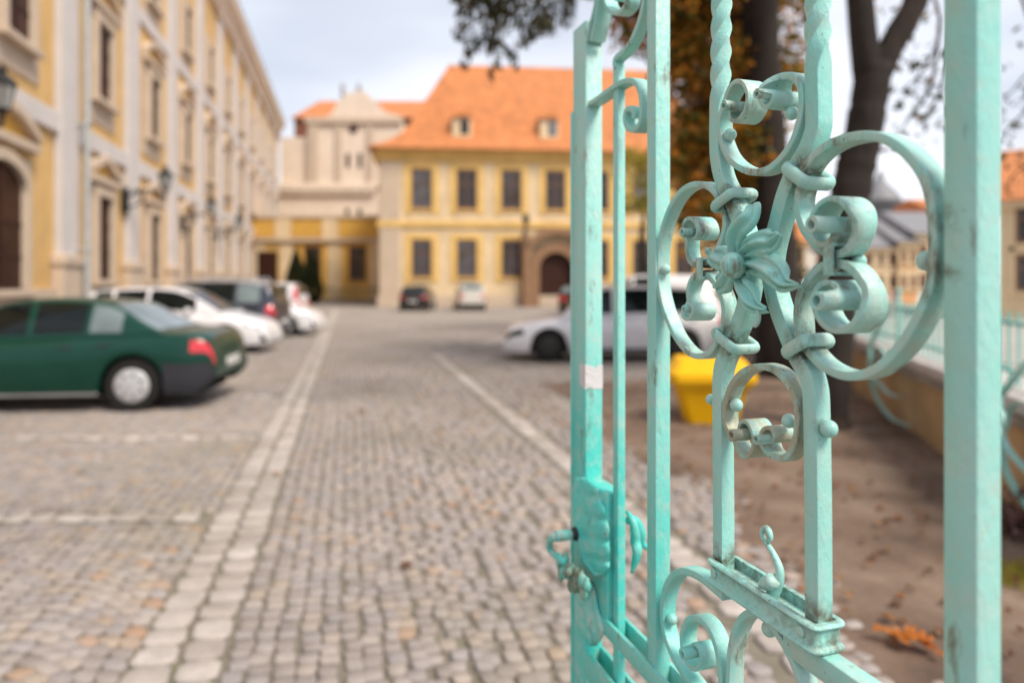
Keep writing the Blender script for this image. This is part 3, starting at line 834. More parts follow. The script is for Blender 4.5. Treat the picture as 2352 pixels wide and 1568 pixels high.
def tiles(name, c):
    m, nt, b = nodes(name)
    wv = nt.nodes.new('ShaderNodeTexWave'); tc = nt.nodes.new('ShaderNodeTexCoord'); nt.links.new(tc.outputs['Object'], wv.inputs['Vector'])
    wv.wave_type = 'BANDS'; wv.bands_direction = 'X'; wv.inputs['Scale'].default_value = 1.6; wv.inputs['Distortion'].default_value = 1.0
    n = noise(nt, 1.4, 6); n2 = noise(nt, 14, 3)
    cc = ramp(nt, n, [(.28, sub(c, .70)), (.72, sub(c, 1.16))])
    cc = mixc(nt, .35, cc, ramp(nt, n2, [(.3, (.65, .6, .6)), (.7, (1, 1, 1))]), 'MULTIPLY')
    nt.links.new(cc, b.inputs['Base Color']); b.inputs['Roughness'].default_value = .8
    bump(nt, b, wv.outputs[0], .5, .06); return m
M['tile'] = tiles('orange_roof_tiles', (.54, .195, .062)); M['tile2'] = tiles('brown_roof_tiles', (.20, .075, .04))

# --- the long palace on the left: local X = out of the front, local Y = along the street
PS = -7.75*CT
p0 = W(PS, 0)
pal = empty('palace', p0, TH, 'long ochre baroque palace with pale pilasters filling the left side', 'building')
T0, BAY = 20.9, 5.70
TEND = 79.0
def pp_(name, mb, mat, parent=None, smooth=False): return mb.build(name, M[mat], parent or pal, smooth)
pp_('wall', MB().box(-12, 0, 6, TEND, 0, 19.0), 'ochre')
for k in range(-2, 11):
    t = T0+k*BAY
    pl_ = pp_('pilaster', MB().bbox(0, .20, t-.62, t+.62, 2.34, 17.22, .02), 'chalk')
    pp_('plinth', MB().bbox(0, .30, t-.80, t+.80, 0, 2.06, .03), 'beige', pl_)
    pp_('base', MB().bbox(0, .36, t-.86, t+.86, 2.05, 2.35, .05), 'beige', pl_)
    pp_('capital', MB().bbox(0, .34, t-.78, t+.78, 17.2, 17.6, .05), 'beige', pl_)
pp_('wall_foot', MB().box(0, .16, 6, TEND, 0, 1.45), 'beige')
for z0, z1, d in ((5.55, 6.10, .14), (11.25, 11.75, .12)):
    pp_('string_course', MB().bbox(0, d, 6, TEND, z0, z1, .03), 'chalk')
mb = MB(); pr = [(0, 17.6), (.25, 17.6), (.30, 18.0), (.45, 18.1), (.50, 18.5), (.80, 18.65), (.85, 19.0), (.85, 19.15), (-.5, 19.3), (-.5, 17.6)]
vs = [(x, 6, z) for x, z in pr]+[(x, TEND, z) for x, z in pr]; n = len(pr)
mb.add(vs, [tuple(range(n)), tuple(range(n, 2*n))]+[(i, i+n, (i+1) % n+n, (i+1) % n) for i in range(n)])
pp_('cornice', mb, 'peach')
mb = MB(); mb.add([(.9, 6, 19.16), (.9, TEND, 19.16), (-6, TEND, 24), (-6, 6, 24), (-12, 6, 19.2), (-12, TEND, 19.2)], [(0, 1, 2, 3), (3, 2, 5, 4), (0, 3, 4), (1, 5, 2)])
pp_('roof', mb, 'tile2')
def pal_window(w, z0, z1, sw, stop, ped, arch=False):
    """surround with raised frame; pane child; local origin at the wall face, Y centred"""
    f = MB(); d = .10
    # flat beige field and moulded frame
    f.bbox(0, .05, -sw/2, sw/2, z0-.75, stop, .01)
    fw = .26
    f.bbox(.04, .22, -w/2-fw, -w/2, z0, z1, .03); f.bbox(.04, .22, w/2, w/2+fw, z0, z1, .03)
    if arch:
        out = []
        for i in range(13):
            a = PI*i/12; out.append((math.cos(a)*(w/2+fw), z1+math.sin(a)*(w*.28+fw)))
        for i in range(13):
            a = PI*(12-i)/12; out.append((math.cos(a)*w/2, z1+math.sin(a)*w*.28))
        n = len(out); v = [(.04, y, z) for y, z in out]+[(.22, y, z) for y, z in out]
        fs = [(i, i+1, 25-i-1, 25-i) for i in range(12)]; fs += [tuple(j+n for j in q) for q in fs]
        fs += [(i, (i+1) % n, (i+1) % n+n, i+n) for i in range(n)]
        f.add(v, fs)
    else: f.bbox(.04, .22, -w/2-fw, w/2+fw, z1, z1+fw, .03)
    f.bbox(.04, .30, -w/2-fw-.08, w/2+fw+.08, z0-.18, z0, .03)
    win = f.build('window', M['beige'])
    if ped:
        h = MB(); zz = z1+fw+(w*.28 if arch else 0)+.30; hw_ = sw/2+.05
        n = 16; top = []; bot = []
        for i in range(n+1):
            q = -1+2*i/n
            rise = (1-q*q)*.55 if ped == 'arc' else (1-abs(q))*.5
            top.append((q*hw_, zz+.30+rise)); bot.append((q*hw_, zz+.08+rise))
        out = top+bot[::-1]; m_ = len(out)
        v = [(.0, y, z) for y, z in out]+[(.26, y, z) for y, z in out]
        fs = [(i, i+1, 2*n+1-i-1, 2*n+1-i) for i in range(n)]; fs += [tuple(j+m_ for j in q) for q in fs]
        fs += [(i, (i+1) % m_, (i+1) % m_+m_, i+m_) for i in range(m_)]
        h.add(v, fs); h.bbox(0, .25, -hw_, hw_, zz-.16, zz+.06, .03)
        h.build('pediment', M['beige'], win)
        ty = MB(); v = [(.03, y, z) for y, z in bot]; v += [(.03, hw_, zz+.05), (.03, -hw_, zz+.05)]
        ty.add(v, [tuple(range(len(v)))]); ty.build('tympanum', M['ochre_dark'], win)
    p = MB(); zt = z1+(w*.28 if arch else 0)
    p.add([(.075, -w/2, z0), (.075, w/2, z0), (.075, w/2, zt), (.075, -w/2, zt)], [(0, 1, 2, 3)])
    p.build('pane', M['pane_brown'], win)
    b = MB(); b.bbox(.076, .11, -.04, .04, z0, zt, .006)
    for q in (.33, .66): b.bbox(.076, .105, -w/2, w/2, z0+(z1-z0)*q-.03, z0+(z1-z0)*q+.03, .006)
    b.build('glazing_bars', M['dkwood'], win)
    return win
wins = [pal_window(1.25, 1.70, 4.25, 2.55, 4.75, 'tri'), pal_window(1.25, 7.25, 9.60, 2.55, 10.1, 'arc'), pal_window(1.15, 12.5, 14.6, 2.3, 15.2, None)]
first = [True]*3
for k in range(-3, 10):
    tc_ = T0+(k+.5)*BAY
    for i, w in enumerate(wins):
        if k == -1 and i == 0: continue
        if tc_ < 7: continue
        c = w if first[i] else copy_tree(w, pal)
        first[i] = False; c.parent = pal; c.location = (0, tc_, 0)
door = pal_window(2.05, 1.45, 3.75, 3.3, 4.55, 'arc', True); door.name = 'portal'; door.parent = pal; door.location = (0, T0-.5*BAY-.80, 0)
mb = MB(); mb.tube([(.42, T0+.52, 0.2), (.42, T0+.52, 17.5)], .085, 10)
for z in (2.5, 6, 10, 14): mb.bbox(.1, .52, T0+.42, T0+.62, z, z+.06, .01)
pp_('downpipe', mb, 'zinc', smooth=40)

def wall_lantern(t, label):
    o = empty('wall_lantern', W(PS+.2, t, 4.5), TH, label, 'lantern', 'black lanterns bracketed to the palace')
    a = MB()
    S = bezier([(0, -.10, 0), (.30, .18, 0), (.75, .22, 0), (1.15, .05, 0), (1.30, -.05, 0), (1.32, .10, 0)], 24)
    a.tube([(p[0], 0, p[1]) for p in S], .045, 8)
    S = bezier([(0.05, -.45, 0), (.3, -.38, 0), (.55, -.12, 0), (.60, .18, 0)], 14)
    a.tube([(p[0], 0, p[1]) for p in S], .035, 8); a.bbox(-.2, .03, -.12, .12, -.65, .30, .02)
    for q in range(7):
        w = q/6*2*PI*1.3; a.ball((.42+.14*math.cos(w), 0, -.02+.14*math.sin(w)), .05, seg=8)
    a.build('bracket', M['blk'], o, smooth=40)
    b = MB(); b.lathe([(.06, .10), (.06, .22), (.10, .24), (.13, .30), (.16, .31)], 'Z', (1.32, 0, 0), 6)
    b.lathe([(.27, .78), (.30, .80), (.22, .92), (.10, 1.02), (.09, 1.08), (.11, 1.10), (.03, 1.18), (.001, 1.26)], 'Z', (1.32, 0, 0), 6)
    for k in range(6):
        w = 2*PI*k/6; b.tube([(1.32+.15*math.cos(w), .15*math.sin(w), .31), (1.32+.26*math.cos(w), .26*math.sin(w), .80)], .014, 5)
    b.build('lantern_cage', M['blk'], o)
    MB().lathe([(.145, .32), (.25, .78)], 'Z', (1.32, 0, 0), 6).build('glass', M['lantern_glass'], o)
    o.scale = (.9, .9, .9)
    return o
l0 = wall_lantern(14.3, 'black wall lantern beside the arched palace portal, nearest the camera')
lab = ['black wall lantern bracketed above the third car from the right end of the parked row', 'black wall lantern on the palace, next beyond the one over the white saloon', 'smallest and farthest black wall lantern, close to the low yellow wing']
for i, t in enumerate((25.8, 34.0, 42.4)):
    c = copy_tree(l0); p = W(PS+.2, t, 4.6); c.location = p
    c['label'] = ['black wall lantern on the palace between the second and third pilasters', 'black wall lantern on the palace halfway along its front', 'farthest black wall lantern, beside the low yellow wing'][i]

# --- generic wall window for the yellow houses (local X along the wall, local -Y outwards)
def win2(w, h, surround='yellow', frame='frame', sill=True, sw=.42):
    s = MB()
    s.bbox(-w/2-sw, -w/2, -.06, 0, -.35, h+.35, .01); s.bbox(w/2, w/2+sw, -.06, 0, -.35, h+.35, .01)
    s.bbox(-w/2, w/2, -.06, 0, h, h+.35, .01); s.bbox(-w/2-.1, w/2+.1, -.14, 0, -.12, 0, .02)
    o = s.build('window', M[surround])
    f = MB(); fw = .15
    f.bbox(-w/2, -w/2+fw, -.045, 0, 0, h, .01); f.bbox(w/2-fw, w/2, -.045, 0, 0, h, .01); f.bbox(-w/2+fw, w/2-fw, -.045, 0, h-fw, h, .01); f.bbox(-w/2+fw, w/2-fw, -.045, 0, 0, fw, .01)
    f.bbox(-.045, .045, -.04, 0, fw, h-fw, .006); f.bbox(-w/2+fw, -.045, -.04, 0, h*.62, h*.62+.07, .006); f.bbox(.045, w/2-fw, -.04, 0, h*.62, h*.62+.07, .006)
    f.build('frame', M[frame], o)
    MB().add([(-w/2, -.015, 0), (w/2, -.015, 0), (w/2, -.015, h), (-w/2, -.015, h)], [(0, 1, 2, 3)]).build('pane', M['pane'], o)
    return o
# --- the two-storey yellow house closing the court
zc = 45.6; HX = at(870, zc)[0]
hs = empty('yellow_house', (HX, zc, 0), math.radians(5), 'two storey yellow house with a tall orange hipped roof and brown windows', 'house')
LH, DH, EH = 25.0, 13.0, 10.55
MB().box(0, LH, 0, DH, 0, EH).build('wall', M['cream'], hs)
mb = MB(); mb.bbox(-.12, LH+.12, -.14, 0, 5.35, 5.75, .04); mb.bbox(-.14, 0, 0, DH, 5.35, 5.75, .04)
mb.build('string_course', M['yellow'], hs); MB().bbox(-.10, LH+.1, -.10, 0, 0, .75, .02).build('plinth', M['beige'], hs)
pr = [(0, 9.75), (-.12, 9.80), (-.15, 10.15), (-.40, 10.25), (-.45, 10.55), (0, 10.55)]
mb = MB(); n = len(pr); vs = [(-.2, y, z) for y, z in pr]+[(LH, y, z) for y, z in pr]
mb.add(vs, [tuple(range(n)), tuple(range(n, 2*n))]+[(i, i+n, (i+1) % n+n, (i+1) % n) for i in range(n)])
mb.box(-.4, 0, 0, DH, 9.9, 10.55); mb.build('eaves_cornice', M['yellow'], hs)
mb = MB()
for x in (0.05,):
    mb.bbox(x, x+1.35, -.09, 0, .75, 5.34, .02); mb.bbox(x, x+1.35, -.09, 0, 5.76, 9.74, .02)
xs = [2.85+3.02*i for i in range(7)]
mb.build('corner_pilaster', M['beige'], hs)
wa = win2(1.42, 2.75); wa.parent = hs; wa.location = (xs[0], 0, 6.55)
for x in xs[1:]:
    c = copy_tree(wa, hs); c.location = (x, 0, 6.55)
wb = win2(1.38, 2.60); wb.parent = hs; wb.location = (xs[0], 0, 1.95)
for i, x in enumerate(xs[1:]):
    if i == 2: continue
    c = copy_tree(wb, hs); c.location = (x, 0, 1.95)
for x in xs: MB().bbox(x-.8, x+.8, -.05, 0, 5.78, 6.18, .02).build('apron_panel', M['cream'], hs)
# portal
pt = MB(); x = xs[3]
def archpoly(w, z1, fw, rise, n=12):
    out = [(w/2+fw, 0)]+[((w/2+fw)*math.cos(PI*i/n), z1+(rise+fw)*math.sin(PI*i/n)) for i in range(n+1)]+[(-w/2-fw, 0), (-w/2, 0)]
    out += [((w/2)*math.cos(PI*(n-i)/n), z1+rise*math.sin(PI*(n-i)/n)) for i in range(n+1)]+[(w/2, 0)]
    return out
def ring(mb, w, z1, fw, rise, y0, y1, cx, n=12):
    A = [((w/2+fw), 0)]+[((w/2+fw)*math.cos(PI*i/n), z1+(rise+fw)*math.sin(PI*i/n)) for i in range(n+1)]+[(-w/2-fw, 0)]
    B = [((w/2), 0)]+[((w/2)*math.cos(PI*i/n), z1+rise*math.sin(PI*i/n)) for i in range(n+1)]+[(-w/2, 0)]
    k = len(A); v = [(cx+a, y0, z) for a, z in A]+[(cx+a, y0, z) for a, z in B]+[(cx+a, y1, z) for a, z in A]+[(cx+a, y1, z) for a, z in B]
    f = []
    for i in range(k-1):
        f += [(i, i+1, k+i+1, k+i), (2*k+i, 2*k+i+1, 3*k+i+1, 3*k+i), (i, i+1, 2*k+i+1, 2*k+i), (k+i, k+i+1, 3*k+i+1, 3*k+i)]
    mb.add(v, f)
ring(pt, 2.3, 2.55, .62, 1.15, -.45, 0, x); ring(pt, 3.6, 3.4, .45, 1.5, -.75, -.02, x)
pt.bbox(x-2.35, x-1.82, -.55, 0, 0, 4.9, .03); pt.bbox(x+1.82, x+2.35, -.55, 0, 0, 4.9, .03)
portal = pt.build('portal', M['sand'], hs)
mb = MB(); mb.add([(x-1.15, -.05, 0), (x+1.15, -.05, 0)]+[(x+1.15*math.cos(PI*i/12), -.05, 2.55+1.15*math.sin(PI*i/12)) for i in range(13)], [tuple(range(15))])
mb.build('door', M['dkwood'], portal)
# roof with flared eaves: hip at both ends
def hip(o, x0, x1, y0, y1, prof, mat):
    """prof: (inset, z) from the eaves to the ridge"""
    mb = MB(); rings = []
    for ins, z, hx_ in prof: rings.append([(x0+hx_, y0+ins, z), (x1-hx_, y0+ins, z), (x1-hx_, y1-ins, z), (x0+hx_, y1-ins, z)])
    vs = [p for r in rings for p in r]; fs = []
    for i in range(len(rings)-1):
        for k in range(4): fs.append((i*4+k, i*4+(k+1) % 4, (i+1)*4+(k+1) % 4, (i+1)*4+k))
    mb.add(vs, fs); return mb.build('roof', M[mat], o)
prof = [(0, 10.50, 0), (.02, 10.62, .02), (.8, 11.10, 1.15), (1.5, 11.75, 2.0), (2.2, 12.60, 2.6), (3.2, 13.95, 3.25), (7.05, 18.3, 5.3)]
roof = hip(hs, -.65, LH+.65, -.75, DH+.6, prof, 'tile')
for dx in (5.55, 11.6):
    d = MB(); yb = .55
    d.bbox(dx-.65, dx+.65, yb, yb+2.0, 11.5, 12.95, .02); dm_ = d.build('dormer', M['cream'], roof)
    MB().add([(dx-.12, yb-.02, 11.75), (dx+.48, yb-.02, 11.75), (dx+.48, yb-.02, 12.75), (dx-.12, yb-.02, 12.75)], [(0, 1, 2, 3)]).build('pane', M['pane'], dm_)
    MB().add([(dx-.7, yb-.15, 12.9), (dx+.7, yb-.15, 12.9), (dx+.7, yb+2.4, 13.5), (dx-.7, yb+2.4, 13.5), (dx, yb-.15, 13.25), (dx, yb+2.4, 13.8)], [(0, 4, 5, 3), (4, 1, 2, 5), (0, 1, 4)]).build('dormer_roof', M['tile'], dm_)
def standing_lamp(x, y, z, rz, label):
    o = empty('wall_lantern', (x, y, z), rz, label, 'lantern')
    a = MB(); a.tube([(0, 0, 0), (0, -.35, .05), (0, -.55, .25), (0, -.55, .4)], .04, 8); a.bbox(-.1, .1, -.03, .02, -.25, .25, .01)
    a.build('bracket', M['blk'], o, smooth=40)
    b = MB(); b.lathe([(.10, .40), (.14, .42), (.24, .95), (.27, .97), (.15, 1.12), (.03, 1.2), (.001, 1.3)], 'Z', (0, -.55, 0), 6); b.build('lantern_cage', M['blk'], o)
    return o
hm = hs.matrix_basis if False else Matrix.Translation(hs.location) @ Matrix.Rotation(math.radians(5), 4, 'Z')
q = hm @ Vector((9.95, 0, 3.2)); standing_lamp(q.x, q.y, q.z, math.radians(5), 'small black lantern on the yellow house between two ground floor windows')
q = hm @ Vector((xs[3]-2.15, -.55, 5.0)); standing_lamp(q.x, q.y, q.z, math.radians(5), 'black lantern standing over the left pillar of the sandstone portal')

# --- low yellow wing linking palace and house
zl = 55.7; lx = at(576, zl)[0]
lw = empty('garden_wing', (lx, zl, 0), 0, 'low yellow wing with a parapet between the palace and the yellow house', 'building')
LW = at(874, zl)[0]-lx
MB().box(0, LW, 0, 5, 0, 7.0).build('wall', M['yellow'], lw)
MB().bbox(-.1, LW, -.30, 0, 4.95, 5.25, .04).build('cornice', M['beige'], lw); MB().bbox(-.1, LW, -.18, 0, 6.85, 7.15, .04).build('parapet_coping', M['beige'], lw)
px_ = [0.35, 3.6, 7.1, 10.2]
for x in (2.55, 6.4): MB().bbox(x-.55, x+.75, -.14, 0, 5.26, 6.84, .02).build('parapet_pier', M['cream'], lw)
for x in (0.3, 2.6, 6.5, 9.9): MB().bbox(x-.2, x+.85, -.10, 0, 0, 4.94, .02).build('pilaster', M['cream'], lw)
for x0, x1 in ((.0, 1.98), (3.32, 5.84), (7.17, LW)): MB().bbox(x0, x1, -.08, 0, 5.4, 6.7, .02).build('parapet_panel', M['ochre_dark'], lw)
d = MB(); d.bbox(.55, 2.2, -.12, 0, 0, 4.2, .02); d.build('door', M['dkwood'], lw)
wc = win2(1.45, 2.9, 'ochre_dark'); wc.parent = lw; wc.location = (8.72, 0, 1.75)
c = copy_tree(wc, lw); c.location = (5.05, 0, 1.75)
# railing in front of the wing
rl = empty('iron_railing', (lx+5.5, zl-1.6, 0), 0, 'low dark iron railing in front of the low yellow wing', 'railing')
mb = MB(); mb.bbox(0, 5.4, -.12, .12, 0, .28, .02); mb.build('kerb', M['stone_grey'], rl)
mb = MB()
for i in range(28): mb.box(i*.2, i*.2+.035, -.018, .018, .28, 1.15)
mb.box(0, 5.4, -.022, .022, 1.15, 1.2); mb.build('bars', M['blk'], rl)

# --- church behind
zk = 78.0; kx = at(640, zk)[0]; K = F/zk
ch = empty('baroque_church', (kx, zk, 0), 0, 'pale peach church gable with curved shoulders and an orange roof behind', 'church')
def kz(py): return EYE-(py-HY)/K
def kxx(px): return (px-640)/K
MB().box(0, kxx(880), 0, 14, 0, kz(440)).build('wall', M['peach'], ch)
MB().box(kxx(641), kxx(713), .5, 4, 0, kz(313)).build('side_bay', M['peach'], ch)
mb = MB(); mb.bbox(-.3, kxx(866), -.55, 0, kz(440), kz(423), .12); mb.bbox(-.2, kxx(862), -.40, 0, kz(448), kz(440), .05); mb.bbox(-.1, kxx(866), -.25, 0, kz(505), kz(497), .05); mb.build('cornice', M['peach'], ch)
out = [(704, 423), (704, 300), (718, 280), (760, 262), (775, 235), (800, 212), (835, 208), (862, 232), (885, 258), (918, 266), (926, 300), (922, 325), (905, 345), (885, 358), (874, 385), (868, 423)]
MB().prism([(kxx(x), kz(y)) for x, y in out], .1, 2.6).build('gable', M['peach'], ch)
for a, b in ((708, 730), (770, 785), (842, 858)): MB().bbox(kxx(a), kxx(b), -.12, .1, kz(423), kz(285), .05).build('gable_pilaster', M['beige'], ch)
MB().bbox(kxx(700), kxx(925), -.25, .1, kz(285), kz(270), .06).build('gable_cornice', M['beige'], ch)
for x, y0, y1, w in ((799, 385, 352, 8), (826, 385, 352, 8), (798, 507, 480, 9), (826, 507, 480, 9)):
    MB().box(kxx(x-w/2), kxx(x+w/2), -.06 if y0 > 450 else .02, .12, kz(y0), kz(y1)).build('belfry_opening', M['dkwood'], ch)
MB().lathe([(.001, -.05), (.45, -.05), (.45, .15)], 'Y', (kxx(812), 0, kz(296)), 16).build('oculus', M['dkwood'], ch)
mb = MB(); x0, x1 = kxx(648), kxx(972); ye, yr = kz(256), kz(208)
mb.add([(x0, 3, ye), (x1, 3, ye), (x1-1.0, 9, yr+1.2), (x0+1.8, 9, yr+1.2), (x0, 15, ye), (x1, 15, ye)], [(0, 1, 2, 3), (3, 2, 5, 4), (0, 3, 4), (1, 5, 2)])
mb.build('roof', M['tile'], ch)
MB().box(x0+.3, x1-.3, 3.4, 14.6, kz(440), ye).build('nave_wall', M['tile2'], ch)
for x in (777, 815):
    mb = MB(); mb.tube([(kxx(x), 2, kz(212)), (kxx(x), 2, kz(195))], [.28, .16], 8); mb.ball((kxx(x), 2, kz(190)), .30, seg=10); mb.tube([(kxx(x), 2, kz(190)), (kxx(x), 2, kz(176))], .07, 6)
    mb.build('finial', M['stone_grey'], ch, smooth=True)
# ------------------------------------------------------------------ CARS
def carpaint(name, c, rough=.25, metal=0, coat=.8, spec=.5):
    m, nt, b = nodes(name)
    n = noise(nt, 2.5, 5); nt.links.new(ramp(nt, n, [(.3, sub(c, .9)), (.7, sub(c, 1.08))]), b.inputs['Base Color'])
    b.inputs['Metallic'].default_value = metal; b.inputs['Roughness'].default_value = rough
    b.inputs['Specular IOR Level'].default_value = spec; b.inputs['Coat Weight'].default_value = coat; b.inputs['Coat Roughness'].default_value = .06
    return m
M['p_green'] = carpaint('dark_green_car_paint', (.002, .038, .025), .3, .0, .45, .15)
M['p_white'] = carpaint('white_car_paint', (.72, .71, .74), .35)
M['p_navy'] = carpaint('dark_blue_car_paint', (.028, .032, .055), .3, .2)
M['p_grey'] = carpaint('silver_grey_car_paint', (.50, .49, .50), .3, .3)
M['p_beige'] = carpaint('pale_beige_car_paint', (.58, .54, .48), .3, .2)
M['p_black'] = carpaint('black_car_paint', (.015, .015, .018), .3)
M['tyre'] = plain('tyre_rubber', (.010, .0095, .009), .9, 0, .2, 20)
M['rim'] = plain('silver_hubcap', (.50, .50, .51), .4, .3, .12, 14)
M['rim_dark'] = plain('dark_steel_wheel', (.025, .024, .023), .6, .2, .2, 14)
M['carglass'] = glassmat('tinted_car_glass', (.006, .010, .010), .04, .3)
M['palglass'] = glassmat('painted_sky_glass', (.16, .20, .21), .04)  # brightness of sky in the glass is put into the pale base colour
M['plastic'] = plain('grey_bumper_plastic', (.026, .026, .034), .5, 0, .15, 10)
M['under'] = plain('dark_underbody', (.003, .003, .003), 1)
M['redlamp'] = carpaint('red_tail_lamp', (.55, .012, .022), .15, 0, 1)
M['amberlamp'] = carpaint('amber_lamp', (.65, .20, .03), .15, 0, 1)
M['clearlamp'] = carpaint('clear_lamp', (.45, .45, .46), .1, .3, 1)
M['plate_w'] = plain('number_plate', (.62, .62, .60), .4, 0, .06, 30)
M['redstripe'] = carpaint('red_stripe_paint', (.62, .05, .04), .35)

def lerp_prof(prof, x):
    if x <= prof[0][0]: return prof[0][1]
    for (a, b), (c, d) in zip(prof, prof[1:]):
        if x <= c:
            t = (x-a)/((c-a) or 1); return b+(d-b)*t
    return prof[-1][1]
def smoothprof(prof, n=60):
    q = bezier(prof, n); return [(p[0], p[1]) for p in q]
class Car:
    """x runs from the tail (0) to the nose (L); local +X is forward, origin on the ground at the middle"""
    def __init__(self, L, Wd, top, roof, axles, r, sill=.20, wb_plan=(.55, .9)):
        self.L, self.W = L, Wd; self.top = smoothprof(top, 90); self.roof = smoothprof(roof, 70)
        self.ax, self.r, self.sill = axles, r, sill
        self.belt0, self.belt1 = roof[0][0], roof[-1][0]; self.H = max(p[1] for p in self.roof); self.pl = wb_plan
    def zt(self, x): return lerp_prof(self.top, x)
    def zr(self, x): return lerp_prof(self.roof, x)
    def hw(self, x):
        dr, df = self.pl; k = 1
        if x < dr: k -= .17*((1-x/dr)**2.6)
        if x > self.L-df: k -= .24*((1-(self.L-x)/df)**2.4)
        return self.W/2*k
    def zb(self, x, arch=True):
        z = self.sill
        if x < .30: z += .20*(1-x/.30)**2
        if x > self.L-.35: z += .06*(1-(self.L-x)/.35)**2
        if arch:
            for a in self.ax:
                R = self.r+.055; d = abs(x-a)
                if d < R: z = max(z, self.r+math.sqrt(max(0, R*R-d*d))*.98)
        return z
    def sec(self, x, off=0):
        hw = self.hw(x)+off; zb = self.zb(x); zt = max(self.zt(x), zb+.03)+off; h = zt-zb
        zf = self.zb(x, False); hf = zt-zf
        def zz(f): return max(zb+.0, zf+hf*f)
        return [(hw*.94, zb), (hw*.985, zz(.14) if zz(.14) > zb+.01 else zb+h*.05), (hw*1.0, max(zz(.50), zb+h*.15)), (hw*.995, max(zz(.68), zb+h*.35)), (hw*.965, zz(.86)), (hw*.92, zt-.035), (hw*.84, zt-.006), (hw*.45, zt+.012), (0, zt+.018)]
    def gsec(self, x, off=0):
        zb_ = self.zt(x)-.02; zr = max(self.zr(x), zb_+.012); yb = self.hw(x)*.925
        f = min(1, (zr-zb_)/(self.H-zb_)); yt = yb+(self.W/2*.70-yb)*f
        pts = [(yb+off, zb_), (yb+(yt-yb)*.30+.012*f+off, zb_+(zr-zb_)*.32), (yb+(yt-yb)*.62+.014*f+off, zb_+(zr-zb_)*.62), (yt+.010*f+off, zb_+(zr-zb_)*.90), (yt-.03*f+off*.5, zr-.012*f+off), (yt*.6, zr+.010*f+off), (0, zr+.018*f+off)]
        return pts
    def stations(self, a, b, step=.05):
        n = max(2, int((b-a)/step)); return [a+(b-a)*i/n for i in range(n+1)]
    def loft(self, xs, fn):
        rows = []
        for x in xs:
            s = fn(x); X = x-self.L/2
            rows.append([(X, y, z) for y, z in s]+[(X, -y, z) for y, z in s[-2::-1]])
        return rows
    def sub(self, fn, x0, x1, t0, t1, off, sides=(1, -1), nx=10, ntt=6):
        """a panel lying on the skin: x range and section-parameter range (0..1)"""
        mb = MB()
        for sd in sides:
            rows = []
            for i in range(nx+1):
                x = x0+(x1-x0)*i/nx if not callable(x0) else None
                s = fn(x, off); m = len(s)-1; row = []
                for j in range(ntt+1):
                    t = (t0+(t1-t0)*j/ntt)*m; k = min(int(t), m-1); f = t-k
                    row.append((x-self.L/2, sd*(s[k][0]+(s[k+1][0]-s[k][0])*f), s[k][1]+(s[k+1][1]-s[k][1])*f))
                rows.append(row)
            mb.grid(rows)
        return mb
    def make(self, name, label, group, loc, heading, paint, windows, wind, rearw, lamps=(), bump=None, rim='rim', glass='carglass', roofpaint=None, extra=None, sideglass=None, cat='car'):
        o = empty(name, (loc[0], loc[1], 0), heading, label, cat, group); L = self.L
        ends = [0, .015, .04, .08, .13, .2]; xs = sorted(set(ends+[L-e for e in ends]+self.stations(.2, L-.2, .045)))
        mb = MB().grid(self.loft(xs, self.sec)); m = len(self.sec(1))*2-1
        for x, rev in ((xs[0], 0), (xs[-1], 1)):
            s = self.sec(x); X = x-L/2; p = [(X, y, z) for y, z in s]+[(X, -y, z) for y, z in s[-2::-1]]
            mb.add(p, [tuple(range(len(p)))])
        gx = self.stations(self.belt0, self.belt1, .05)
        mb.grid(self.loft(gx, self.gsec))
        body = mb.build('body', M[paint], o, smooth=38)
        if roofpaint: self.sub(self.gsec, .16, 2.66, .58, 1.0, .006).build('roof', M[roofpaint], o, smooth=True)
        MB().box(.25-L/2, L/2-.25, -self.W*.31, self.W*.31, .17, .62).box(self.ax[0]-L/2-.5, self.ax[0]-L/2+.5, -self.W*.40, self.W*.40, .34, .66).box(self.ax[1]-L/2-.5, self.ax[1]-L/2+.5, -self.W*.40, self.W*.40, .34, .64).build('underbody', M['under'], o)
        for k, (a, b) in enumerate(windows):
            for sd in (1, -1):
                self.sub(self.gsec, a, b, .06, .52, .006, (sd,)).build('side_window', M[(sideglass or {}).get(k, glass)], o, smooth=True)
        if wind: self.sub(self.gsec, wind[0], wind[1], .70, 1.0, .007).build('windscreen', M[glass], o, smooth=True)
        if rearw: self.sub(self.gsec, rearw[0], rearw[1], .70, 1.0, .007).build('rear_window', M[rearw[2] if len(rearw) > 2 else glass], o, smooth=True)
        for nm, fn, x0, x1, t0, t1, mt in lamps:
            for sd in (1, -1): self.sub(self.sec if fn == 's' else self.gsec, x0, x1, t0, t1, .010, (sd,), 8, 6).build(nm, M[mt], o, smooth=True)
        if bump:
            for x0, x1, t0, t1, mt in bump: [self.sub(self.sec, x0, x1, t0, t1, .012, (sd,)).build('bumper', M[mt], o, smooth=True) for sd in (1, -1)]
        # plates
        xb = 0
        s = self.sec(.03); z = min(.62, s[4][1])
        p = MB().bbox(-L/2-.012, -L/2+.02, -.26, .26, .50, .61, .004); p.build('number_plate', M['plate_w'], o)
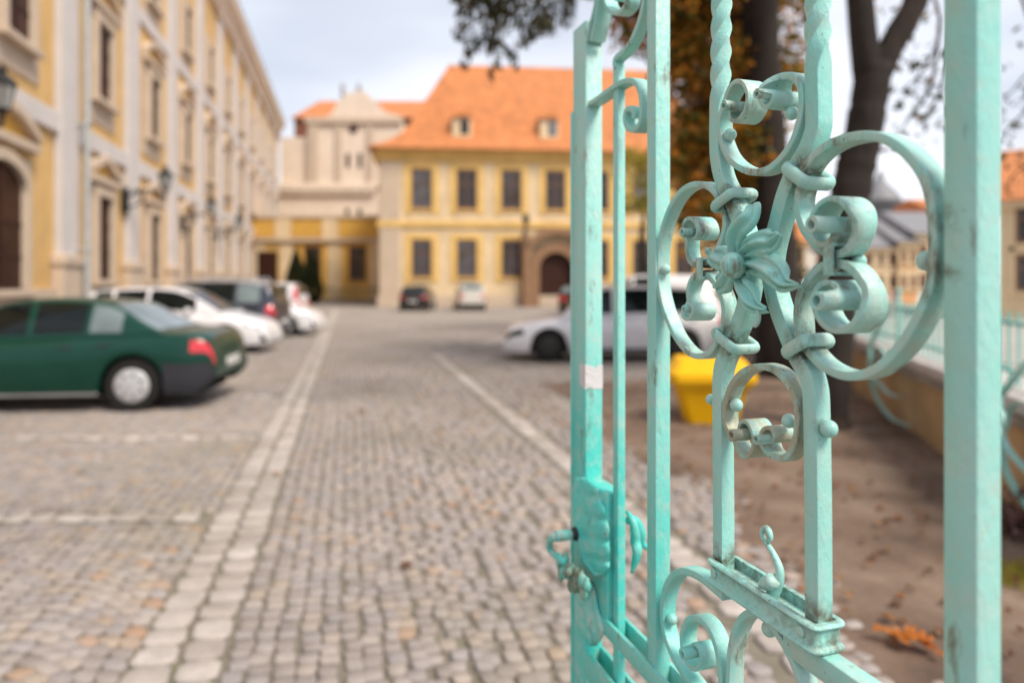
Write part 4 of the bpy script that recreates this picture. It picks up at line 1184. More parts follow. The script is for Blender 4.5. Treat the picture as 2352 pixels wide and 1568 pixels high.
        for a in self.ax:
            for sd in (1, -1):
                y = self.W/2*.985
                w = MB(); w.lathe([(self.r*.62, -.20), (self.r*.93, -.20), (self.r, -.17), (self.r, -.03), (self.r*.95, 0), (self.r*.70, .004), (self.r*.66, -.01)], 'Y', (0, 0, 0), 32)
                t = w.build('wheel', M['tyre'], o, smooth=40); t.location = (a-L/2, sd*y, self.r)
                if sd < 0: t.rotation_euler = (0, 0, PI)
                h = MB(); h.lathe([(self.r*.67, -.015), (self.r*.62, .004), (self.r*.50, .010), (self.r*.22, .016), (self.r*.16, .020), (.001, .022)], 'Y', (0, 0, 0), 28)
                rm = h.build('rim', M[rim], t, smooth=50)
                if rim == 'rim':
                    for k in range(7):
                        q = MB(); w_ = 2*PI*k/7; q.ball((self.r*.42*math.cos(w_), .012, self.r*.42*math.sin(w_)), self.r*.09, .7, .06, .7, 8)
                        q.build('rim_opening', M['tyre'], rm)
        # door seams, handles, mirrors
        dm = MB()
        for sd in (1, -1):
            for (a, b) in windows[:2]:
                x = a+.12; s = self.sec(x); dm.bbox(x-L/2, x-L/2+.16, sd*s[4][0]-.012, sd*s[4][0]+.014, s[4][1]-.045, s[4][1]-.015, .006)
        dm.build('door_handles', M['plastic'], o)
        for sd in (1, -1):
            x = windows[-1][1]-.12 if windows[-1][1] > L*.5 else windows[0][1]; s = self.gsec(x)
            MB().ball((x-L/2, sd*(s[0][0]+.10), s[0][1]+.06), .09, .75, 1.1, .75, 12).build('mirror', M[paint], o, smooth=True)
        if extra: extra(o, self)
        return o
R = math.radians
# saloon: trunk + notch back
sal = Car(4.40, 1.70,
    [(0, .50), (.015, .62), (.05, .80), (.12, .92), (.30, .965), (.75, .985), (1.3, .96), (2.2, .93), (3.1, .90), (3.5, .83), (4.0, .73), (4.28, .63), (4.37, .50), (4.40, .40)],
    [(.62, .965), (.90, 1.10), (1.22, 1.30), (1.50, 1.37), (1.95, 1.40), (2.4, 1.38), (2.68, 1.31), (2.95, 1.15), (3.30, .90)], (.98, 3.52), .325)
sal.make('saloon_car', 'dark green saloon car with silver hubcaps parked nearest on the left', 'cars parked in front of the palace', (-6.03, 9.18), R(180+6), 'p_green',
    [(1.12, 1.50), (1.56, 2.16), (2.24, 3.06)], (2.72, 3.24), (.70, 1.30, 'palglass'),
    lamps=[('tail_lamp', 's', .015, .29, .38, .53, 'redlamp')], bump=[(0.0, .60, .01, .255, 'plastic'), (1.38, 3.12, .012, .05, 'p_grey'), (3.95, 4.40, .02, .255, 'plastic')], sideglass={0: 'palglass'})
# white hatchback, nose towards the road
hat_top = [(0, .46), (.02, .70), (.06, .90), (.14, .96), (.6, .97), (2.2, .95), (3.05, .93), (3.5, .86), (3.95, .74), (4.15, .62), (4.22, .48), (4.25, .38)]
hat = Car(4.25, 1.74, hat_top, [(.06, .94), (.16, 1.15), (.42, 1.40), (.9, 1.475), (1.6, 1.50), (2.1, 1.475), (2.45, 1.38), (2.85, 1.18), (3.28, .92)], (.82, 3.40), .31)
HL = [('tail_lamp', 's', .02, .22, .40, .60, 'redlamp'), ('headlamp', 's', 3.80, 4.14, .42, .58, 'clearlamp')]
HB = [(4.13, 4.25, .10, .30, 'plastic')]
HWn = [(.50, .86), (.94, 1.62), (1.70, 2.72)]
hat.make('hatchback_car', 'white hatchback with its nose to the road, just beyond the dark green saloon', 'cars parked in front of the palace', (-5.61-2.12, 15.2+.85), R(3), 'p_white', HWn, (2.40, 3.22), (.12, .42), HL, HB)
# dark MPV with grey roof and rails
mpv = Car(4.45, 1.82, [(0, .48), (.02, .72), (.06, .98), (.14, 1.03), (.7, 1.03), (2.4, 1.0), (3.3, .97), (3.75, .90), (4.15, .78), (4.36, .62), (4.43, .46), (4.45, .38)],
    [(.05, 1.02), (.12, 1.28), (.28, 1.53), (.7, 1.645), (1.6, 1.68), (2.3, 1.65), (2.7, 1.53), (3.1, 1.27), (3.55, .98)], (.86, 3.55), .33)
def rails(o, c):
    for sd in (1, -1):
        MB().tube([(.55-c.L/2, sd*.60, c.H-.03), (.62-c.L/2, sd*.60, c.H+.045), (2.4-c.L/2, sd*.60, c.H+.05), (2.5-c.L/2, sd*.60, c.H-.03)], .018, 8).build('roof_rail', M['p_grey'], o, smooth=True)
mpv.make('people_carrier', 'dark blue people carrier with a silver roof, tail to the road between two white cars', 'cars parked in front of the palace', (-6.3-2.2, 17.8+.95), R(180+2), 'p_navy', [(.42, 1.02), (1.10, 1.92), (2.0, 3.05)], (2.7, 3.45), (.09, .32),
    [('tail_lamp', 's', .02, .24, .38, .62, 'redlamp')], [(0, .30, .01, .25, 'plastic')], roofpaint='p_grey', extra=rails, sideglass={0: 'palglass'})
hat.make('hatchback_car', 'white hatchback with its nose to the road beyond the dark blue people carrier', 'cars parked in front of the palace', (-5.95-2.12, 20.3+.9), R(2), 'p_white', HWn, (2.40, 3.22), (.12, .42), HL, HB)
tall = Car(4.0, 1.70, [(0, .46), (.02, .74), (.06, .98), (.14, 1.02), (.6, 1.02), (2.2, .99), (2.95, .96), (3.4, .88), (3.75, .74), (3.93, .60), (3.98, .46), (4.0, .38)],
    [(.05, 1.0), (.10, 1.28), (.22, 1.50), (.6, 1.59), (1.5, 1.60), (2.1, 1.56), (2.5, 1.42), (2.85, 1.20), (3.2, .95)], (.72, 3.2), .30)
tall.make('hatchback_car', 'white hatchback with tall red tail lamps, farthest of the row by the palace', 'cars parked in front of the palace', (-7.25-2.0, 23.0+.9), R(180+2), 'p_white', [(.42, .8), (.88, 1.6), (1.68, 2.7)], (2.45, 3.1), (.08, .25),
    [('tail_lamp', 'g', .03, .24, .05, .62, 'redlamp'), ('tail_lamp', 's', .02, .20, .62, .88, 'redlamp')], [(0, .2, .04, .36, 'plastic')])
# two cars with their tails to the court, noses to the yellow house
small = Car(3.75, 1.74, [(0, .46), (.02, .70), (.06, .90), (.14, .95), (.6, .96), (2.0, .93), (2.75, .90), (3.2, .82), (3.55, .70), (3.70, .56), (3.75, .40)],
    [(.06, .93), (.16, 1.15), (.40, 1.36), (.8, 1.43), (1.4, 1.45), (1.9, 1.42), (2.25, 1.30), (2.55, 1.13), (2.9, .90)], (.66, 3.02), .29)
REAR = lambda c='redlamp': [('tail_lamp', 's', .012, .14, .42, .56, c), ('tail_lamp', 's', .022, .050, .72, .80, c)]
xx, yy = at(951, 38.8)
small.make('hatchback_car', 'small black hatchback with red tail lamps, tail towards us, before the yellow house', 'cars before the yellow house', (xx, yy+1.8), R(88), 'p_black', [(.42, .8), (.9, 1.5), (1.58, 2.4)], (2.15, 2.85), (.12, .40), REAR(), [(0, .14, .01, .25, 'plastic')], rim='rim_dark')
xx, yy = at(1072, 39.2)
tall.make('hatchback_car', 'pale beige hatchback parked beside the small black one before the yellow house', 'cars before the yellow house', (xx, yy+1.9), R(100), 'p_beige', [(.42, .8), (.88, 1.6), (1.68, 2.7)], (2.45, 3.1), (.08, .25, 'palglass'),
    REAR(), [(0, .12, .01, .25, 'plastic')], rim='rim_dark')
# right: black estate by the portal, white saloon across, van behind
xx, yy = at(1318, 36)
est = Car(4.5, 1.76, [(0, .46), (.02, .70), (.06, .92), (.14, .96), (.7, .97), (2.3, .94), (3.2, .91), (3.7, .84), (4.2, .72), (4.42, .56), (4.5, .40)],
    [(.05, .95), (.15, 1.18), (.45, 1.40), (1.0, 1.46), (1.9, 1.47), (2.4, 1.42), (2.75, 1.28), (3.05, 1.12), (3.4, .91)], (.85, 3.6), .31)
sal2 = Car(4.62, 1.76, [(0, .48), (.02, .66), (.06, .84), (.14, .93), (.35, .97), (.85, .98), (1.5, .96), (2.4, .93), (3.25, .90), (3.7, .85), (4.2, .76), (4.48, .66), (4.58, .52), (4.62, .42)],
    [(.08, .93), (.22, 1.20), (.50, 1.44), (1.1, 1.52), (2.0, 1.54), (2.6, 1.51), (2.9, 1.41), (3.18, 1.19), (3.48, .91)], (1.0, 3.70), .32)
est.make('estate_car', 'black car with bright red lamps parked askew between the portal and the white estate car', 'cars parked on the right', (xx+.9, yy+1.0), R(60), 'p_black', [(.42, 1.0), (1.1, 1.9), (1.98, 2.95)], (2.62, 3.34), (.10, .45, 'palglass'), [('tail_lamp', 's', .012, .34, .36, .60, 'redlamp'), ('tail_lamp', 's', .018, .06, .66, .90, 'redlamp')], [(0, .14, .01, .25, 'plastic')])
x0, _ = at(1157, 13.75)
sal2.make('estate_car', 'white estate car with a long roof seen side on behind the gate', 'cars parked on the right', (x0+2.31, 13.75+.87), R(180), 'p_white', [(.62, 1.30), (1.48, 2.26), (2.42, 3.22)], (2.92, 3.42), (.14, .46), [('headlamp', 's', 4.22, 4.58, .34, .50, 'carglass'), ('tail_lamp', 's', .02, .26, .36, .58, 'redlamp')],
    [(1.42, 3.26, .01, .10, 'plastic')], rim='rim_dark')
van = Car(4.9, 1.95, [(0, .50), (.02, .9), (.05, 1.05), (.12, 1.08), (.7, 1.08), (2.6, 1.07), (3.7, 1.05), (4.2, .95), (4.65, .80), (4.85, .62), (4.9, .42)],
    [(.04, 1.07), (.08, 1.45), (.2, 1.80), (.8, 1.87), (2.3, 1.88), (2.9, 1.84), (3.3, 1.66), (3.7, 1.36), (4.1, 1.05)], (.95, 3.95), .33)
def stripe(o, c):
    for sd in (1, -1): c.sub(c.sec,   .05, 4.5, .36, .52, .014, (sd,), 30, 4).build('red_stripe', M['redstripe'], o, smooth=True)
x0, _ = at(1400, 22)
van.make('van', 'white van with a red stripe along its side behind the white estate car', 'cars parked on the right', (x0+1.6, 24.5), R(178), 'p_white', [(2.3, 2.9), (3.0, 3.72)], (3.3, 4.0), None, [('headlamp', 's', 4.45, 4.78, .40, .58, 'clearlamp')], None, extra=stripe, cat='van')
x0, _ = at(1660, 19)
mpv.make('people_carrier', 'silver grey people carrier behind the gate flower, right of the white van', 'cars parked on the right', (x0+1.2, 20.5), R(176), 'p_grey', [(.42, 1.02), (1.10, 1.92), (2.0, 3.05)], (2.7, 3.45), (.09, .32), [('headlamp', 's', 3.95, 4.36, .40, .58, 'clearlamp')], None)
# ------------------------------------------------------------------ BIN, WALL, FENCE
M['bin'] = carpaint('yellow_plastic', (.80, .43, .004), .5, 0, 0, .25)
zb = 7.55; bx = at(1648, zb)[0]
bn = empty('grit_bin', (bx, zb+.35, 0), R(-6), 'yellow plastic grit bin with a sloping lid beside the tree', 'bin')
def frust(mb, a0, b0, z0, a1, b1, z1, n=3):
    rows = []
    for i in range(n+1):
        t = i/n; a = a0+(a1-a0)*t; b = b0+(b1-b0)*t; z = z0+(z1-z0)*t; c = .06
        rows.append([(a-c, -b, z), (a, -b+c, z), (a, b-c, z), (a-c, b, z), (-a+c, b, z), (-a, b-c, z), (-a, -b+c, z), (-a+c, -b, z), (a-c, -b, z)])
    mb.grid(rows); mb.add(rows[0][:-1], [tuple(range(8))]); mb.add(rows[-1][:-1], [tuple(range(8))])
mb = MB(); frust(mb, .27, .24, 0, .405, .36, .50); frust(mb, .425, .38, .44, .43, .385, .50, 1)
for x in (-.18, 0, .18): mb.bbox(x-.03, x+.03, -.355, -.33, .05, .42, .01) if False else None
mb.build('tub', M['bin'], bn, smooth=40)
mb = MB(); frust(mb, .465, .42, .505, .465, .42, .585, 1); frust(mb, .455, .41, .585, .36, .27, .74)
mb.build('lid', M['bin'], bn, smooth=40)

M['capstone'] = plain('grey_capstone', (.46, .42, .40), .85, 0, .2, 3, .3, 40)
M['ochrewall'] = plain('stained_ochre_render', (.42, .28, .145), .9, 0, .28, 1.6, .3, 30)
WZ, WX = 6.47, 4.04; WA = math.atan2(1, .289)           # the wall runs away from us, slightly to the right
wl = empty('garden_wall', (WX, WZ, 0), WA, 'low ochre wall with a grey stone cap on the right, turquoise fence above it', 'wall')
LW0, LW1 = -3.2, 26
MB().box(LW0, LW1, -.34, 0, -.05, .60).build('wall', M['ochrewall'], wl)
mb = MB(); x = LW0
while x < LW1:
    mb.bbox(x+.006, x+1.18, -.44, .09, .71, .82, .02); x += 1.19
mb.build('cap', M['capstone'], wl)
MB().bbox(LW0, LW1, -.38, .04, .60, .71, .02).build('cap_course', M['stone_grey'], wl)
# ironwork standing on the wall: posts, rails, bars and scroll stays
fence_kids = []
def wpt(l, n, z=0):
    return Vector((WX+math.cos(WA)*l-math.sin(WA)*n, WZ+math.sin(WA)*l+math.cos(WA)*n, z))
def panel(l0, label, ln=3.86):
    p = wpt(l0, -.12, .82); o = empty('fence_panel', p, WA, label, 'fence', 'turquoise fence panels on the garden wall')
    mb = MB()
    mb.bbox(-.022, .022, -.022, .022, 0, .66, .004); mb.ball((0, 0, .69), .035, seg=10); mb.build('post', M['iron'], o, smooth=40)
    for z in (.10, .46): MB().bbox(.02, ln-.02, -.012, .012, z, z+.03, .003).build('rail', M['iron'], o)
    nb = 22
    for i in range(1, nb):
        if i % 1 == 0: MB().box(ln*i/nb-.007, ln*i/nb+.007, -.007, .007, .0, .56).build('bar', M['iron'], o)
    # scroll stay in front of the wall, from the post down to the foot of the wall
    def sc_(pts, r=.016):
        q = bezier(pts, 50); m_ = MB(); sweep2(m_, [(a, b) for a, b in q], r); return m_.build('scroll_stay', M['iron'], o, smooth=40)
    sc_([(-.10, -.17), (-.05, -.10), (.04, -.10), (.09, -.17), (.05, -.23), (.01, -.19)])
    sc_([(.0, .10), (0, -.10), (-.01, -.32), (-.16, -.50), (-.55, -.63), (-1.1, -.68), (-1.7, -.62)], .022)
    sc_([(.0, -.20), (-.15, -.32), (-.55, -.40), (-1.0, -.43), (-1.45, -.38)], .022)
    sc_([(-.02, .02), (-.45, .30), (-.8, .46)], .024)
    sc_([(-.10, -.20), (-.20, -.02), (-.50, .04), (-.8, -.04), (-.76, -.16), (-.55, -.16), (-.55, -.08)])
    return o
def sweep2(mb, pts, w):
    n = len(pts); vs = []; fs = []
    for i, (l, z) in enumerate(pts):
        a = pts[max(i-1, 0)]; b = pts[min(i+1, n-1)]; t = Vector((b[0]-a[0], b[1]-a[1])).normalized(); e = Vector((-t.y, t.x))
        for p, q in ((.006, w), (-.006, w), (-.006, -w), (.006, -w)): vs.append((l+e.x*p, .31+q, z+e.y*p))
    for i in range(n-1):
        for k in range(4): fs.append((i*4+k, i*4+(k+1) % 4, (i+1)*4+(k+1) % 4, (i+1)*4+k))
    mb.add(vs, fs)
pr_ = panel(1.9, 'turquoise fence panel with scroll stays on the garden wall, framed by the big gate scroll')
for l, lb in ((-1.96, 'turquoise fence panel nearest the camera, half hidden by the gate post'), (5.76, 'third turquoise fence panel along the garden wall, behind the forked tree'), (9.62, 'turquoise fence panel at the far end of the garden wall')):
    c = copy_tree(pr_); c.location = wpt(l, -.12, .82); c['label'] = lb

# ------------------------------------------------------------------ TREES
def barkmat(name, c):
    m, nt, b = nodes(name)
    n = noise(nt, 5, 7, rough=.65, stretch=(1, 1, .25)); n2 = noise(nt, 1.2, 3)
    cc = ramp(nt, n, [(.3, sub(c, .45)), (.55, c), (.75, sub(c, 1.7))])
    cc = mixc(nt, ramp(nt, n2, [(.52, (0, 0, 0)), (.72, (.5,)*3)]), cc, (.050, .028, .019))
    nt.links.new(cc, b.inputs['Base Color']); b.inputs['Roughness'].default_value = .95
    bump(nt, b, n, .9, .05); return m
M['bark'] = barkmat('brown_bark', (.020, .0125, .009))
def leafmat(name, stops):
    m, nt, b = nodes(name)
    geo = nt.nodes.new('ShaderNodeNewGeometry')
    c = ramp(nt, geo.outputs['Random Per Island'], stops)
    nt.links.new(c, b.inputs['Base Color']); b.inputs['Roughness'].default_value = .6
    tr = nt.nodes.new('ShaderNodeBsdfTranslucent'); nt.links.new(c, tr.inputs[0])
    mx = nt.nodes.new('ShaderNodeMixShader'); mx.inputs[0].default_value = .5
    nt.links.new(b.outputs[0], mx.inputs[1]); nt.links.new(tr.outputs[0], mx.inputs[2])
    nt.links.new(mx.outputs[0], nt.nodes['Material Output'].inputs[0]); return m
M['autumn'] = leafmat('autumn_leaves', [(0, (.055, .070, .010)), (.28, (.12, .12, .012)), (.44, (.20, .15, .012)), (.56, (.42, .17, .016)), (.76, (.70, .27, .03)), (.86, (.22, .085, .018)), (.95, (.75, .42, .06)), (1, (.07, .04, .014))])
M['darkleaf'] = leafmat('dark_green_leaves', [(0, (.022, .026, .008)), (.6, (.045, .045, .012)), (.88, (.085, .065, .012)), (1, (.20, .085, .012))])
M['yellowleaf'] = leafmat('yellow_green_leaves', [(0, (.20, .20, .02)), (.5, (.34, .30, .03)), (.85, (.45, .33, .04)), (1, (.14, .12, .02))])
M['thuja'] = leafmat('dark_conifer', [(0, (.010, .018, .005)), (.6, (.020, .034, .008)), (1, (.035, .048, .012))])
def leaves(centres, size, mat, name, parent, droop=.4, aspect=.55):
    """centres: array (n,3); each leaf is a bent lozenge of two halves"""
    C = np.asarray(centres, float); n = len(C)
    az = rng.uniform(0, 2*PI, n); el = rng.normal(-droop, .55, n); ro = rng.uniform(-1, 1, n)
    d = np.stack([np.cos(az)*np.cos(el), np.sin(az)*np.cos(el), np.sin(el)], 1)
    up = np.array([0, 0, 1.0]); s = np.cross(d, up); s /= np.linalg.norm(s, axis=1)[:, None]+1e-9; nn = np.cross(s, d)
    s2 = s*np.cos(ro)[:, None]+nn*np.sin(ro)[:, None]; n2 = np.cross(s2, d)
    L = size*rng.uniform(.6, 1.25, n)[:, None]; Wd_ = L*aspect
    V = np.stack([C-d*L*.5, C-d*L*.05+s2*Wd_*.5+n2*L*.10, C+d*L*.5, C-d*L*.05-s2*Wd_*.5+n2*L*.10], 1).reshape(-1, 3)
    me = bpy.data.meshes.new(name); me.vertices.add(n*4); me.vertices.foreach_set('co', V.ravel())
    idx = (np.arange(n)*4)[:, None]+np.array([0, 1, 2, 0, 2, 3])[None]
    me.loops.add(n*6); me.loops.foreach_set('vertex_index', idx.ravel().astype(np.int32))
    me.polygons.add(n*2); me.polygons.foreach_set('loop_start', (np.arange(n*2)*3).astype(np.int32)); me.polygons.foreach_set('loop_total', np.full(n*2, 3, np.int32))
    me.materials.append(M[mat]); me.update(calc_edges=True)
    o = bpy.data.objects.new(name, me); col.objects.link(o)
    if parent: o.parent = parent
    return o
def clumps(cs, per, spread):
    out = []
    for (x, y, z, r) in cs:
        m_ = max(1, int(per*r*r))
        p = rng.normal(0, 1, (m_, 3)); p /= np.linalg.norm(p, axis=1)[:, None]; p *= (rng.uniform(0, 1, (m_, 1))**.45)*r
        p[:, 2] *= spread; out.append(p+np.array([x, y, z]))
    return np.concatenate(out)
def limb(mb, pts, r0, r1, seg=12, n=24, rough=.035):
    q = bezier(pts, n); rs = [r0+(r1-r0)*i/(n-1) for i in range(n)]
    rs = [r*(1+rough*math.sin(i*1.7+r0*40)+rough*.6*math.sin(i*3.1)) for i, r in enumerate(rs)]
    mb.tube(q, rs, seg)

# forked tree on the right
def P3(px, py, z): return at(px, z, py)
def grow(name, base, label, group=None):
    return empty(name, base, 0, label, 'tree', group)
tz = 7.6
tA = grow('forked_tree', (at(1898, tz)[0], tz, 0), 'dark brown forked tree trunk leaning right behind the gate scroll', 'trees beside the court')
o = Vector(tA.location)
def rel(px, py, z, base=None):
    p = Vector(at(px, z, py)); return tuple(p-(base if base is not None else o))
mb = MB()
limb(mb, [(-.02, 0, -.15), (-.01, 0, .05), rel(1900, 900, tz), rel(1912, 760, tz), rel(1925, 620, tz), rel(1940, 520, tz), rel(1958, 420, tz), rel(1980, 320, tz), rel(1996, 230, tz), rel(2008, 150, tz)], .235, .185, 16, 40)
limb(mb, [(-.02, 0, -.1), (0, 0, .12), (0, 0, .3)], .34, .235, 16, 8)
limb(mb, [rel(2006, 190, tz), rel(2045, 110, tz), rel(2085, 40, tz), rel(2112, -30, tz), rel(2135, -250, tz), rel(2180, -600, tz+.6)], .15, .10)
limb(mb, [rel(1998, 215, tz), rel(1988, 130, tz), rel(1977, 30, tz), rel(1970, -80, tz), rel(1940, -350, tz), rel(1890, -700, tz-.4)], .15, .10)
limb(mb, [rel(1950, 372, tz), rel(1910, 330, tz-.1), rel(1885, 318, tz-.2), rel(1862, 330, tz-.2)], .05, .012, 8, 12)
limb(mb, [rel(1950, 420, tz), rel(1980, 395, tz), rel(2000, 352, tz), rel(2040, 345, tz+.2)], .05, .015, 8, 12)
mb.build('trunk', M['bark'], tA, smooth=True)
# thin twigs and scattered leaves against the sky on the right
mb = MB(); lc = []
def twig(pts, r=.022, nl=10, sp=.18):
    limb(mb, [rel(*p) for p in pts], r, .006, 6, 16, .02)
    for p in bezier([rel(*p) for p in pts], 24)[8:]:
        for _ in range(nl//8+1): lc.append(p+rng.normal(0, sp, 3)*np.array([1, 1, .7]))
zz = 8.6
for pts in ([(2118, -80, zz), (2160, 60, zz), (2120, 160, zz), (2075, 205, zz), (2060, 215, zz)], [(2160, 40, zz), (2140, 190, zz), (2090, 270, zz), (2040, 335, zz)], [(2190, -60, zz+.5), (2180, 120, zz+.5), (2150, 230, zz+.5), (2110, 285, zz+.5)],
            [(2330, -60, zz), (2380, 120, zz), (2340, 190, zz), (2300, 235, zz)], [(2390, -20, zz), (2370, 220, zz), (2320, 290, zz), (2296, 330, zz)], [(2420, 100, zz), (2380, 340, zz), (2330, 400, zz), (2310, 440, zz)], [(2110, -100, zz), (2060, 100, zz-.2), (2090, 150, zz-.3), (2105, 170, zz-.3)]):
    twig(pts)
limb(mb, [rel(2120, -60, tz), rel(2200, -200, zz), rel(2330, -160, zz), rel(2430, -40, zz), rel(2440, 120, zz)], .07, .02, 8, 20)
limb(mb, [rel(2118, -80, zz), rel(2122, -90, tz+.1)], .03, .03, 6, 4)
mb.build('twigs', M['bark'], tA, smooth=True)
leaves(np.array(lc), .14, 'darkleaf', 'sparse_leaves', tA)
cs = []
for _ in range(22):
    cs.append((float(rng.uniform(-1.2, 3.0)), float(rng.uniform(-1.5, 2.6)), float(rng.uniform(5.3, 8.5)), float(rng.uniform(.4, .8))))
leaves(clumps(cs, 160, .8), .15, 'autumn', 'crown', tA)

# tree in the middle, big trunk behind the twisted bars
tz2 = 11.8
tB = grow('autumn_tree', (at(1790, tz2)[0], tz2, 0), 'thick dark trunk behind the twisted bars with hanging orange and green leaves', 'trees beside the court')
oB = Vector(tB.location)
def relB(px, py, z): return rel(px, py, z, oB)
mb = MB()
limb(mb, [(0, 0, -.15), (0, 0, .1), relB(1788, 800, tz2), relB(1778, 600, tz2), relB(1765, 400, tz2), relB(1752, 200, tz2), relB(1745, 0, tz2), relB(1735, -300, tz2)], .42, .27, 14, 36)
limb(mb, [relB(1745, -50, tz2), relB(1600, -200, tz2-1), relB(1400, -260, tz2-2), relB(1210, -130, tz2-3.4), relB(1150, -30, tz2-3.7), relB(1140, 60, tz2-3.8), relB(1140, 165, tz2-3.8)], .15, .014, 10, 34)
limb(mb, [relB(1400, -260, tz2-2), relB(1330, -150, tz2-2.6), relB(1270, -70, tz2-2.9), relB(1240, -20, tz2-3)], .07, .012, 8, 16)
limb(mb, [relB(1740, -150, tz2), relB(1620, -60, tz2+.6), relB(1540, 60, tz2+.9), relB(1480, 200, tz2+1)], .12, .03, 8, 20)
limb(mb, [relB(1750, 60, tz2), relB(1690, 40, tz2+.2), relB(1640, 100, tz2+.3), relB(1600, 250, tz2+.3)], .08, .02, 8, 16)
limb(mb, [relB(1748, 20, tz2), relB(1800, -80, tz2), relB(1850, -60, tz2), relB(1870, 30, tz2)], .08, .02, 8, 16)
mb.build('trunk', M['bark'], tB, smooth=True)
cs = []
def blob(px, py, z, r): p = relB(px, py, z); cs.append((p[0], p[1], p[2], r))
for _ in range(150):
    px = float(rng.uniform(1555, 1735)); py = float(rng.uniform(-250, 520)); blob(px, py, tz2+float(rng.uniform(-.3, 2.6)), float(rng.uniform(.25, .60)))
for _ in range(70):
    px = float(rng.uniform(1400, 1580)); py = float(rng.uniform(-250, 60+ (px-1400)*.9)); blob(px, py, tz2+float(rng.uniform(-.3, 2.0)), float(rng.uniform(.2, .45)))
for _ in range(34):
    px = float(rng.uniform(1785, 1860)); py = float(rng.uniform(-200, 190)); blob(px, py, tz2+float(rng.uniform(0, 1.5)), float(rng.uniform(.15, .3)))
for _ in range(22):
    px = float(rng.uniform(1500, 2000)); py = float(rng.uniform(-600, -150)); blob(px, py, tz2+float(rng.uniform(-2, 2)), float(rng.uniform(.5, 1.0)))
leaves(clumps(cs, 640, .9), .17, 'autumn', 'crown', tB)
# the bough that hangs into the sky over the orange roof
cs = []
zb_ = tz2-3.8
for (px, py, r) in ((1150, -40, .34), (1120, 10, .26), (1180, 30, .22), (1140, 60, .20), (1075, 25, .16), (1060, 70, .13), (1100, 100, .13), (1135, 110, .14), (1140, 150, .08), (1128, 172, .06), (1068, 150, .06), (1075, 120, .08), (1220, 70, .16), (1260, 55, .16), (1200, 100, .10), (1175, 130, .09), (1240, 20, .20), (1290, -10, .22), (1300, 40, .13), (1210, -50, .35), (1090, -40, .25), (1050, -10, .12), (1190, 160, .05), (1330, -40, .25)):
    blob(px, py, zb_+float(rng.uniform(-.3, .3)), r)
leaves(clumps(cs, 2600, 1.0), .115, 'darkleaf', 'hanging_bough', tB, droop=.9, aspect=.42)
# dense trees farther back
def backtree(label, px, z, h, cells, mat, base_py=None, per=110, size=.24):
    b = Vector((at(px, z)[0], z, 0)); t = grow('leafy_tree', b, label, 'trees beside the court')
    m_ = MB(); limb(m_, [(0, 0, -.1), (.05, 0, h*.3), (-.1, 0, h*.6), (0, .1, h*.85)], .28, .08, 10, 16); m_.build('trunk', M['bark'], t, smooth=True)
    L = []
    for (x, y, dz, r) in cells:
        p = Vector(at(x, z+dz, y))-b; L.append((p.x, p.y, p.z, r))
    leaves(clumps(L, per, .85), size, mat, 'crown', t); return t
cells = [(float(rng.uniform(1590, 1800)), float(rng.uniform(-200, 600)), float(rng.uniform(-1, 2)), float(rng.uniform(.6, 1.2))) for _ in range(46)]
cells += [(float(rng.uniform(1560, 1830)), float(rng.uniform(-300, 560)), float(rng.uniform(-1, 2)), float(rng.uniform(.5, 1.0))) for _ in range(40)]
backtree('dense orange brown tree filling the gap between the middle bar and the left twisted bar', 1700, 18.5, 9, cells, 'autumn')
cells = [(float(rng.uniform(1415, 1520)), float(rng.uniform(340, 480)), float(rng.uniform(-.5, .5)), float(rng.uniform(.3, .6))) for _ in range(30)]
backtree('small yellow green tree before the yellow house, seen between the thin gate bars', 1480, 30, 5.5, cells, 'yellowleaf', size=.2, per=260)

cells = [(float(rng.uniform(1700, 1880)), float(rng.uniform(640, 800)), float(rng.uniform(-.5, .5)), float(rng.uniform(.3, .55))) for _ in range(26)]
b_ = Vector((at(1800, 13.2)[0], 13.2, 0)); hg = empty('hedge', b_, 0, 'dark green hedge behind the yellow bin and between the tree trunks', 'hedge')
m_ = MB()
for k in range(7): m_.tube([(-.8+k*.27, 0, 0), (-.8+k*.27+.05, .05, .9)], [.02, .008], 5)
m_.build('stems', M['bark'], hg)
L_ = [(lambda p: (p.x, p.y, p.z, r))(Vector(at(x, 13.2+dz, y))-b_) for x, y, dz, r in cells]+[(-.9+.2*k, 0, .3, .35) for k in range(10)]
leaves(clumps(L_, 420, .9), .12, 'darkleaf', 'foliage', hg)
# clipped conifers by the low wing
M_ = []
for px, z, h, lb in ((680, 52.5, 4.3, 'left of the two pointed dark conifers by the low yellow wing'), (714, 52.9, 4.2, 'right of the two pointed dark conifers, nearer the wing window')):
    b = (at(px, z)[0], z, 0); t = empty('conifer', b, 0, lb, 'conifer', 'pointed conifers by the low wing')
    m_ = MB(); m_.tube([(0, 0, 0), (0, 0, h*.9)], [.10, .03], 8); m_.build('trunk', M['bark'], t)
    n = 6000; zz_ = rng.uniform(.02, 1, n); rr = 1.0*(1-zz_**1.8)*(.35+.65*np.minimum(1, zz_*6))*rng.uniform(.55, 1.05, n)**.5; a = rng.uniform(0, 2*PI, n)
    leaves(np.stack([rr*np.cos(a), rr*np.sin(a), zz_*h], 1), .20, 'thuja', 'crown', t, droop=-.9)

